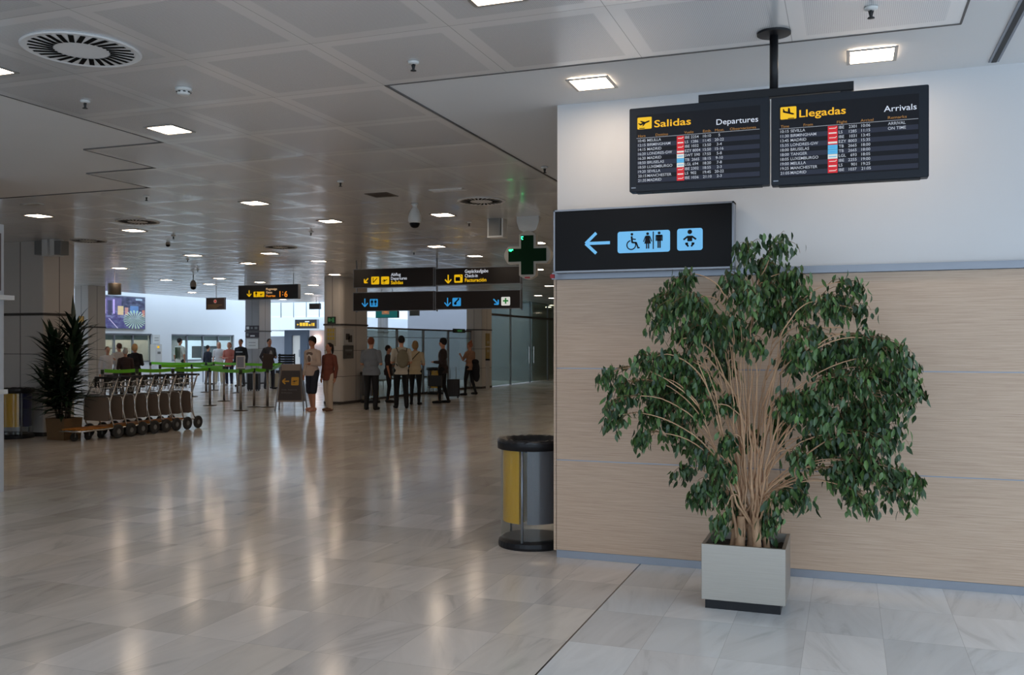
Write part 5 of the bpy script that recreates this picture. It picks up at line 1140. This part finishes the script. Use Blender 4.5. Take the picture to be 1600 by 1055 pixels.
# carried things and luggage (each its own thing)
def place_on(person_obj, local): return person_obj.matrix_basis @ Vector(local)
def backpack():
    q = place_on(P2, (0, .22, 1.20)); r = thing('backpack', 'greenish beige backpack worn by the person in the white shirt', 'backpack', rnd3(q), P2.rotation_euler.z)
    b = MB(); b.ell((0, 0, 0), (.155, .085, .23)); b.ell((0, .05, -.08), (.12, .06, .12)); b.ell((0, 0, .12), (.12, .07, .12))
    me = to_surface(b, .014); me.materials.append(cloth((128, 120, 98))); o = bpy.data.objects.new('bag_body', me); COL.objects.link(o); o.parent = r
    for s in (1, -1): strap(r, [(s*.10, -.06, .16), (s*.13, -.14, .27), (s*.14, -.27, .22), (s*.15, -.335, .04), (s*.14, -.25, -.10), (s*.12, -.06, -.17)], .014, cloth((96, 90, 74)), 'shoulder_strap')
backpack()
def suitcase(px, yf, w_, h_, d_, m, label, yaw=0, handle=True):
    p = onz(px, yf); r = thing('suitcase', label, 'suitcase', (p.x, p.y, 0), math.radians(yaw))
    b = MB(); b.rbox((-w_/2, -d_/2, .05), (w_/2, d_/2, h_), .04, 2, 4); soften(b.build('shell', m, r), .015)
    b = MB()
    for i in range(5): x = -w_*.36+i*w_*.18; b.box((x-.008, -d_/2-.006, .10), (x+.008, -d_/2, h_-.06))
    b.build('ribs', m, r)
    for sx in (1, -1):
        for sy in (1, -1): b = MB(); b.cyl((sx*(w_/2-.05)-.012, sy*(d_/2-.05), .03), (sx*(w_/2-.05)+.012, sy*(d_/2-.05), .03), .03, n=12); b.build('wheel', M_DARK, r)
    if handle: b = MB(); b.tube([(-.09, 0, h_-.01), (-.09, 0, h_+.36), (.09, 0, h_+.36), (.09, 0, h_-.01)], .009, 6); b.build('handle', M_GPL, r, True)
suitcase(708, 622, .38, .56, .24, mat('black suitcase', (.012, .012, .015), .45), 'black wheeled suitcase with raised handle beside the brown jacket', 30)
suitcase(396.5, 611, .40, .60, .26, mat('charcoal suitcase', (.02, .02, .024), .5), 'charcoal suitcase behind the queue belts, left of the grey tee wearer', 10)
suitcase(428, 607, .30, .55, .22, mat('cream suitcase', srgb(180, 172, 152), .5), 'cream suitcase beside the brown notice and the A frame sign', -10)
suitcase(437.5, 603, .26, .60, .24, mat('ink suitcase', (.015, .017, .022), .5), 'tall dark suitcase just left of the A frame sign', 0, False)
q = place_on(P5, (.20, -.16, .0)); r = thing('handbag', 'black holdall held low by the person in the brown jacket', 'bag', (q.x, q.y, .46), P5.rotation_euler.z)
b = MB(); b.rbox((-.07, -.21, 0), (.07, .17, .30), .04, 1, 4); soften(b.build('bag_body', M_DARK, r), .02); strap(r, [(0, -.14, .29), (0, -.12, .42), (0, .0, .50), (0, .08, .42), (0, .10, .29)], .010, M_DARK, 'handle')
q = P6.location+Vector((.21, -.02, 0)); r = thing('folded_coat', 'dark coat draped over the arm of the person with pinned up hair', 'coat', (q.x, q.y, .5), P6.rotation_euler.z)
b = MB(); b.ell((0, 0, .30), (.08, .15, .30)); b.ell((0, .03, .12), (.07, .12, .20)); b.ell((.0, -.02, .55), (.07, .14, .09)); me = to_surface(b, .014); me.materials.append(cloth((18, 18, 26))); o = bpy.data.objects.new('cloth', me); COL.objects.link(o); o.parent = r

for i, (y, lb) in enumerate(((25.4, 'dark waiting seat behind the glass partition, nearest the broad column'), (26.2, 'second dark waiting seat behind the glass partition'), (27.9, 'dark waiting seat behind the glass, seen left of the brown jacket'), (28.7, 'dark waiting seat behind the glass, seen right of the brown jacket'), (29.5, 'dark waiting seat behind the glass, nearest the last column'))):
    r = thing('waiting_seat', lb, 'seat', (-14.2, y, 0), 0, 'waiting seats behind the glass')
    b = MB(); b.rbox((-.25, -.25, .42), (.25, .25, .48), .04); b.build('seat', M_DARK, r)
    b = MB(); b.rbox((-.30, -.25, .50), (-.25, .25, 1.0), .05, 0, 4); b.build('backrest', M_DARK, r)
    for sx in (1, -1):
        b = MB(); b.tube([(-.28, sx*.2, .9), (-.26, sx*.2, .44), (.2, sx*.2, .44), (.22, sx*.2, 0)], .014, 6); b.build('leg', M_CHROME, r, True)

# ================================================================== QUEUE BARRIERS
POSTS = {}
def stanchion(key, px, yf, label):
    p = onz(px, yf); r = thing('belt_post', label, 'belt barrier post', (p.x, p.y, 0), 0, 'queue belt posts'); POSTS[key] = p
    b = MB(); b.lathe([(0, 0), (.175, 0), (.175, .012), (.12, .026), (.035, .036), (0, .036)], n=24); b.build('base', mat('dark steel foot', srgb(88, 80, 74), .35, .6), r, True)
    b = MB(); b.cyl((0, 0, .03), (0, 0, .92), .032, n=14); b.build('pole', mat('bronze steel tube', (.32, .28, .25), .3, .8), r, True)
    b = MB(); b.cyl((0, 0, .88), (0, 0, .985), .040, n=14); b.build('belt_head', mat('dark olive head', srgb(40, 60, 30), .5), r, True)
PL = [('a0', 160, 641, 'near belt post left, behind the luggage trolleys and beside the dracaena'), ('a1', 214, 639.5, 'near belt post seen over the handles of the middle trolleys'), ('a2', 270, 637, 'near belt post seen over the handles of the farther trolleys'), ('a3', 328, 634, 'belt post just right of the last luggage trolley'),
 ('a4', 376, 642, 'nearest belt post, carrying the white framed notice'), ('a5', 418, 636.5, 'belt post carrying the brown notice, nearest the A frame sign'), ('a6', 397, 636, 'belt post between the two notices'),
 ('b3', 350, 627, 'belt post behind, between the last trolley and the framed notice'), ('b0', 250, 622, 'second row belt post behind the trolley handles'), ('b1', 300, 620, 'second row belt post beside the farthest trolley'),
 ('c1', 322, 613, 'far belt post below the navy jacket'), ('c2', 334, 610, 'far belt post below the long haired white top'), ('c3', 371, 614, 'far belt post below the black sweater'), ('c4', 441, 616, 'far belt post behind the A frame sign'), ('c0', 235, 611, 'far belt post below the counter windows')]
for k, px, y, lb in PL: stanchion(k, px, y, lb)
def belt(a, c, label, z=.955):
    p, q = POSTS[a], POSTS[c]; r = MB(); d = (q-p).normalized(); n = Vector((-d.y, d.x, 0))*.003; p = p+d*.045; q = q-d*.045; N = 12; vs = []
    for i in range(N+1):
        t = i/N; c_ = p.lerp(q, t); zz = z-.02*math.sin(PI*t)
        for (sg, dz) in ((-1, -.042), (1, -.042), (1, .042), (-1, .042)): vs.append((c_.x+n.x*sg, c_.y+n.y*sg, zz+dz))
    fs = [(i*4+k, i*4+(k+1) % 4, i*4+4+(k+1) % 4, i*4+4+k) for i in range(N) for k in range(4)]+[(0, 3, 2, 1), (N*4, N*4+1, N*4+2, N*4+3)]
    r.add(vs, fs); o = r.build('barrier_belt', M_BELT); tag(o, label, 'barrier belt', 'lime green queue belts')
belt('a0', 'a1', 'lime green belt over the first luggage trolleys, starting beside the dracaena'); belt('a1', 'a2', 'lime green belt over the middle luggage trolleys'); belt('a2', 'a3', 'lime green belt over the farthest luggage trolleys')
belt('a3', 'a4', 'lime green belt from the last trolley to the white framed notice'); belt('a4', 'a6', 'short lime green belt right of the white framed notice'); belt('a5', 'c4', 'lime green belt running behind the A frame sign'); belt('a6', 'a5', 'short lime green belt left of the brown notice')
belt('b0', 'b1', 'second row lime green belt under the striped waistcoat'); belt('b1', 'b3', 'second row lime green belt under the navy jacket'); belt('c0', 'c1', 'far lime green belt under the counter windows'); belt('c1', 'c2', 'short far lime green belt under the white top'); belt('c2', 'c3', 'far lime green belt under the salmon blouse'); belt('c3', 'c4', 'far lime green belt under the grey tee wearer')
p = POSTS['a4']; r = thing('framed_notice', 'white framed notice standing on the nearest belt post', 'notice', (p.x, p.y, .985), math.radians(14))
b = MB(); b.rbox((-.11, -.008, .03), (.11, .012, .34), .006, 1); b.build('frame', M_WPL, r); b = MB(); b.box((-.085, -.012, .06), (.085, -.009, .31)); b.build('sheet', mat('pale blue grey sheet', srgb(140, 145, 160), .5), r); b = MB(); b.cyl((0, 0, 0), (0, 0, .04), .012, n=8); b.build('stem', M_GPL, r)
p = POSTS['a5']; r = thing('framed_notice', 'tilted brown backed notice on the belt post by the A frame sign', 'notice', (p.x, p.y, .985), math.radians(10))
MM = Matrix.Rotation(math.radians(6), 4, 'Y'); b = MB(); b.box((-.15, -.008, -.02), (.13, .012, .37), MM); b.build('panel', mat('brown notice back', srgb(66, 52, 46), .6), r); b = MB(); b.cyl((0, .02, 0), (0, .02, .10), .012, n=8); b.build('stem', M_GPL, r)

# A frame sign
def aframe():
    p = onz(455, 641.5); k = p.length and (p.y/ray(455, 600).y)/F_PX
    r = thing('a_frame_sign', 'folding A frame floor sign with dark face and yellow arrow, left of the denim shorts', 'floor sign', (p.x, p.y, 0), math.radians(22))
    H = 1.14; W0, W1 = .34, .24; tilt = math.radians(11)
    for s in (1, -1):
        M_ = Matrix.Rotation(-s*tilt, 4, 'X'); 
        T = Matrix.Translation((0, -s*.22, 0)) @ M_
        b = MB(); b.tube([T @ Vector((-W0, 0, 0)), T @ Vector((-W1, 0, H))], .014, 8); b.tube([T @ Vector((W0, 0, 0)), T @ Vector((W1, 0, H))], .014, 8)
        b.build('frame_leg', M_ALU, r, True)
        def quad(z0, z1, y0, y1, nm, m, ins=.02):
            f = lambda z: W0+(W1-W0)*z/H-ins; b = MB(); vs = [T @ Vector(v) for v in ((-f(z0), y0, z0), (f(z0), y0, z0), (f(z1), y0, z1), (-f(z1), y0, z1), (-f(z0), y1, z0), (f(z0), y1, z0), (f(z1), y1, z1), (-f(z1), y1, z1))]
            b.add(vs, [(0, 1, 2, 3), (7, 6, 5, 4), (0, 4, 5, 1), (1, 5, 6, 2), (2, 6, 7, 3), (3, 7, 4, 0)]); return b.build(nm, m, r)
        quad(.22, H, -.006, .006, 'board', mat('taupe sign board', srgb(135, 122, 112), .5)); 
        if s == 1:
            quad(.26, .98, -.010, -.0065, 'poster', mat('charcoal sign sheet', srgb(52, 44, 44), .5), .035)
            g = G2(-.013); arrow(g, -.11, .72, .16, PI, .032); g.rrect(.02, .62, .20, .82, .02); g.m = 1; g.y = -.016; plane_icon(g, .11, .72, .15); g.m = 2; g.y = -.013; g.text('Salidas  Departures', -.20, .50, .032, x1=.16); g.text('Embarque', -.20, .43, .03, x1=.05)
            g.v = [tuple(T @ Vector(v)) for v in g.v]; g.build('print', [mat('dull yellow sign print', srgb(200, 150, 40), .5), M_SIGN, M_GPL], r)
aframe()

# dark display stand and small litter bins beyond
a = ony(435, 568, 27.5); c = ony(460.5, 553, 27.5); r = thing('display_rack', 'low black slatted rack beyond the belts, behind the A frame sign', 'rack', (a.x, 27.5, 0)); W = c.x-a.x
b = MB()
for i in range(4): b.box((0, -.02, c.z-.09-.085*i), (W, .02, c.z-.02-.085*i))
b.build('slats', M_BLACKM, r)
for x in (.03, W-.03): b = MB(); b.box((x-.02, .02, 0), (x+.02, .05, c.z)); b.build('leg', M_BLACKM, r)
p = onz(566, 630); litter_bin((-12.30, 22.45, 0), math.radians(200), 'litter bin with yellow sleeve at the foot of the broad column, behind the grey polo', ('grey', 'yellow', 'blue'))
p = onz(684, 616); litter_bin((-12.45, p.y, 0), math.radians(250), 'litter bin with yellow sleeve in front of the glass partition', ('yellow', 'grey', 'blue'))
p = onz(757, 607); r = thing('access_post', 'slim pale access post beside the last column before the glass wall', 'post', (-12.05, 30.6, 0)); b = MB(); b.rbox((-.06, -.06, 0), (.06, .06, 1.02), .02); b.build('body', M_CREAM, r); b = MB(); b.rbox((-.07, -.07, 1.02), (.07, .07, 1.08), .02); b.build('reader_head', M_BLACKM, r)

# ================================================================== LUGGAGE TROLLEYS
def trolley():
    r = thing('luggage_trolley', 'x', 'luggage trolley')
    b = MB()
    for sx in (1, -1): b.tube([(sx*.22, -.62, .17), (sx*.26, -.35, .175), (sx*.30, .0, .18), (sx*.31, .10, .18)], .013, 8)
    b.tube([(-.22, -.62, .17), (.22, -.62, .17)], .016, 8); b.build('chassis', M_CHROME, r, True)
    b = MB()
    for x in (-.17, -.06, .06, .17): b.rbox((x-.032, -.60, .185), (x+.032, -.04, .205), .006, 1)
    b.build('deck_slats', mat('orange yellow deck', srgb(190, 118, 34), .5), r)
    for sx in (1, -1):
        b = MB(); b.tube([(sx*.29, .06, .16), (sx*.29, .0, .28), (sx*.275, -.045, .48), (sx*.27, -.03, .66), (sx*.26, .05, .80), (sx*.25, .14, .98), (sx*.25, .18, 1.02)], .014, 8); b.build('upright', M_CHROME, r, True)
    b = MB(); b.tube([(-.27, -.045, .31), (-.275, -.05, .62), (-.25, -.045, .69), (-.2, -.042, .71), (.2, -.042, .71), (.25, -.045, .69), (.275, -.05, .62), (.27, -.045, .31)], .012, 8); b.build('board_frame', M_CHROME, r, True)
    b = MB(); b.rbox((-.262, -.055, .30), (.262, -.035, .70), .05, 1, 4); b.build('back_board', mat('taupe trolley board', srgb(122, 106, 92), .5), r)
    b = MB(); b.cyl((-.27, .19, 1.02), (.27, .19, 1.02), .020, n=12); b.build('handle', M_DARK, r, True)
    b = MB()
    for i in range(6): x = -.2+.08*i; b.tube([(x, -.0, .95), (x, -.01, .78), (x, .10, .76), (x, .16, .94)], .0045, 5)
    for z, y0, y1 in ((.95, -.0, .16), (.86, -.006, .135)): b.tube([(-.21, y0, z), (.21, y0, z), (.21, y1, z), (-.21, y1, z)], .005, 5, closed=True)
    b.build('wire_basket', M_CHROME, r, True)
    b = MB(); b.rbox((-.03, .13, .82), (.03, .20, 1.0), .01); b.build('brake_lever', M_DARK, r); b = MB(); b.rbox((-.24, .13, .86), (-.18, .20, 1.0), .01); b.build('coin_lock', M_DARK, r)
    for sx in (1, -1):
        w_ = MB(); w_.lathe([(.045, -.022), (.105, -.022), (.12, -.012), (.12, .012), (.105, .022), (.045, .022), (.045, -.022)], n=24, M=Matrix.Rotation(PI/2, 4, 'Y'))
        o = w_.build('rear_wheel', M_DARK, r, True, (sx*.315, .10, .12)); h = MB(); h.cyl((-.016, 0, 0), (.016, 0, 0), .048, n=14); h.build('hub', M_GPL, o)
    w_ = MB(); w_.cyl((-.02, 0, 0), (.02, 0, 0), .065, n=18); o = w_.build('front_wheel', M_DARK, r, False, (0, -.54, .066)); h = MB(); h.box((-.03, -.01, 0), (-.022, .01, .11)); h.box((.022, -.01, 0), (.03, .01, .11)); h.box((-.03, -.01, .10), (.03, .01, .12)); h.build('fork', M_GPL, o)
    return r
tr = trolley()
TL = ['nearest luggage trolley of the nested row, its orange deck showing', 'second luggage trolley of the nested row, counted from the orange deck', 'third luggage trolley of the nested row, counted from the orange deck', 'fourth luggage trolley of the nested row, left of its middle',
      'fifth luggage trolley of the nested row, right of its middle', 'sixth luggage trolley of the nested row, third from its far end', 'second last luggage trolley of the nested row', 'last luggage trolley of the nested row, nearest the belt posts']
for i in range(8):
    o = tr if i == 0 else copy_tree(tr)
    o.location = (-11.97+.006*math.sin(i*2.1), 12.36+.292*i, 0); o['label'] = TL[i]; o['category'] = 'luggage trolley'; o['group'] = 'nested luggage trolleys'

# ================================================================== DRACAENA
def dracaena():
    p = onz(103, 683); O = Vector((-12.43, 12.06, 0)); r = thing('dracaena_plant', 'tall dark dracaena with long strap leaves in a tan square pot by the column', 'plant', (O.x, O.y, 0)); rnd = random.Random(9)
    b = MB(); h = .20
    b.add([(-h*.9, -h*.9, 0), (h*.9, -h*.9, 0), (h*.9, h*.9, 0), (-h*.9, h*.9, 0), (-h, -h, .36), (h, -h, .36), (h, h, .36), (-h, h, .36), (-h+.02, -h+.02, .36), (h-.02, -h+.02, .36), (h-.02, h-.02, .36), (-h+.02, h-.02, .36), (-h+.02, -h+.02, .31), (h-.02, -h+.02, .31), (h-.02, h-.02, .31), (-h+.02, h-.02, .31)],
          [(3, 2, 1, 0)]+[(i, (i+1) % 4, 4+(i+1) % 4, 4+i) for i in range(4)]+[(4+i, 4+(i+1) % 4, 8+(i+1) % 4, 8+i) for i in range(4)]+[(8+i, 8+(i+1) % 4, 12+(i+1) % 4, 12+i) for i in range(4)])
    b.build('pot', mat('tan wicker pot', srgb(120, 92, 60), .7, noise=.2, nscale=50, bump=.3), r)
    s = soil_mesh(h-.02, .315); s.build('soil', MC['dark potting soil'], r, True)
    st = MB(); lv = MB()
    canes = [(-.08, -.02, 1.72, -.12, .0), (.06, .03, 1.92, .12, .0), (.0, -.07, 1.55, -.12, -.08), (.09, -.05, 1.30, .16, -.05), (-.1, .06, 1.20, -.16, .0), (.02, .09, 1.7, .1, .08), (-.04, -.09, .95, -.10, -.12), (.05, -.09, .85, .12, -.1)]
    def strap_leaf(b, base, ang, el, L, w_):
        d = Vector((math.cos(ang)*math.cos(el), math.sin(ang)*math.cos(el), math.sin(el))); side = Vector((-math.sin(ang), math.cos(ang), 0)); pts = []; N = 6; pos = base.copy(); vs = []
        dro = rnd.uniform(.3, 1.3)
        for i in range(N+1):
            t = i/N; w2 = w_*(.55+1.0*t if t < .4 else (1-t)*1.6+.02)*.5; up = side.cross(d).normalized()
            vs += [pos-side*w2+up*w2*.3, pos, pos+side*w2+up*w2*.3]; pos = pos+d*(L/N); d = (d+Vector((0, 0, -dro*t*.42))).normalized()
        b.add(vs, [(i*3+k, i*3+k+1, i*3+k+4, i*3+k+3) for i in range(N) for k in range(2)])
    for (x, y, H, lx, ly) in canes:
        pts = [Vector((x+lx*(t**1.5), y+ly*t, .3+(H-.3)*t)) for t in [i/8 for i in range(9)]]; st.tube(pts, .018, 8)
        n = int(62*H/1.6)
        for k in range(n):
            t = 1-(k/n)**1.0*.78; i = t*8; q = pts[min(7, int(i))].lerp(pts[min(8, int(i)+1)], i-int(i)); ang = k*2.4+rnd.uniform(-.3, .3); f = k/n
            strap_leaf(lv, q, ang, rnd.uniform(.8, 1.2)*(1-f)**2.5+rnd.uniform(-.2, .35), rnd.uniform(.36, .58), rnd.uniform(.075, .105))
    st.build('canes', mat('brown cane', srgb(70, 56, 42), .8), r, True); lv.build('foliage', M_LEAF2, r, True)
dracaena()
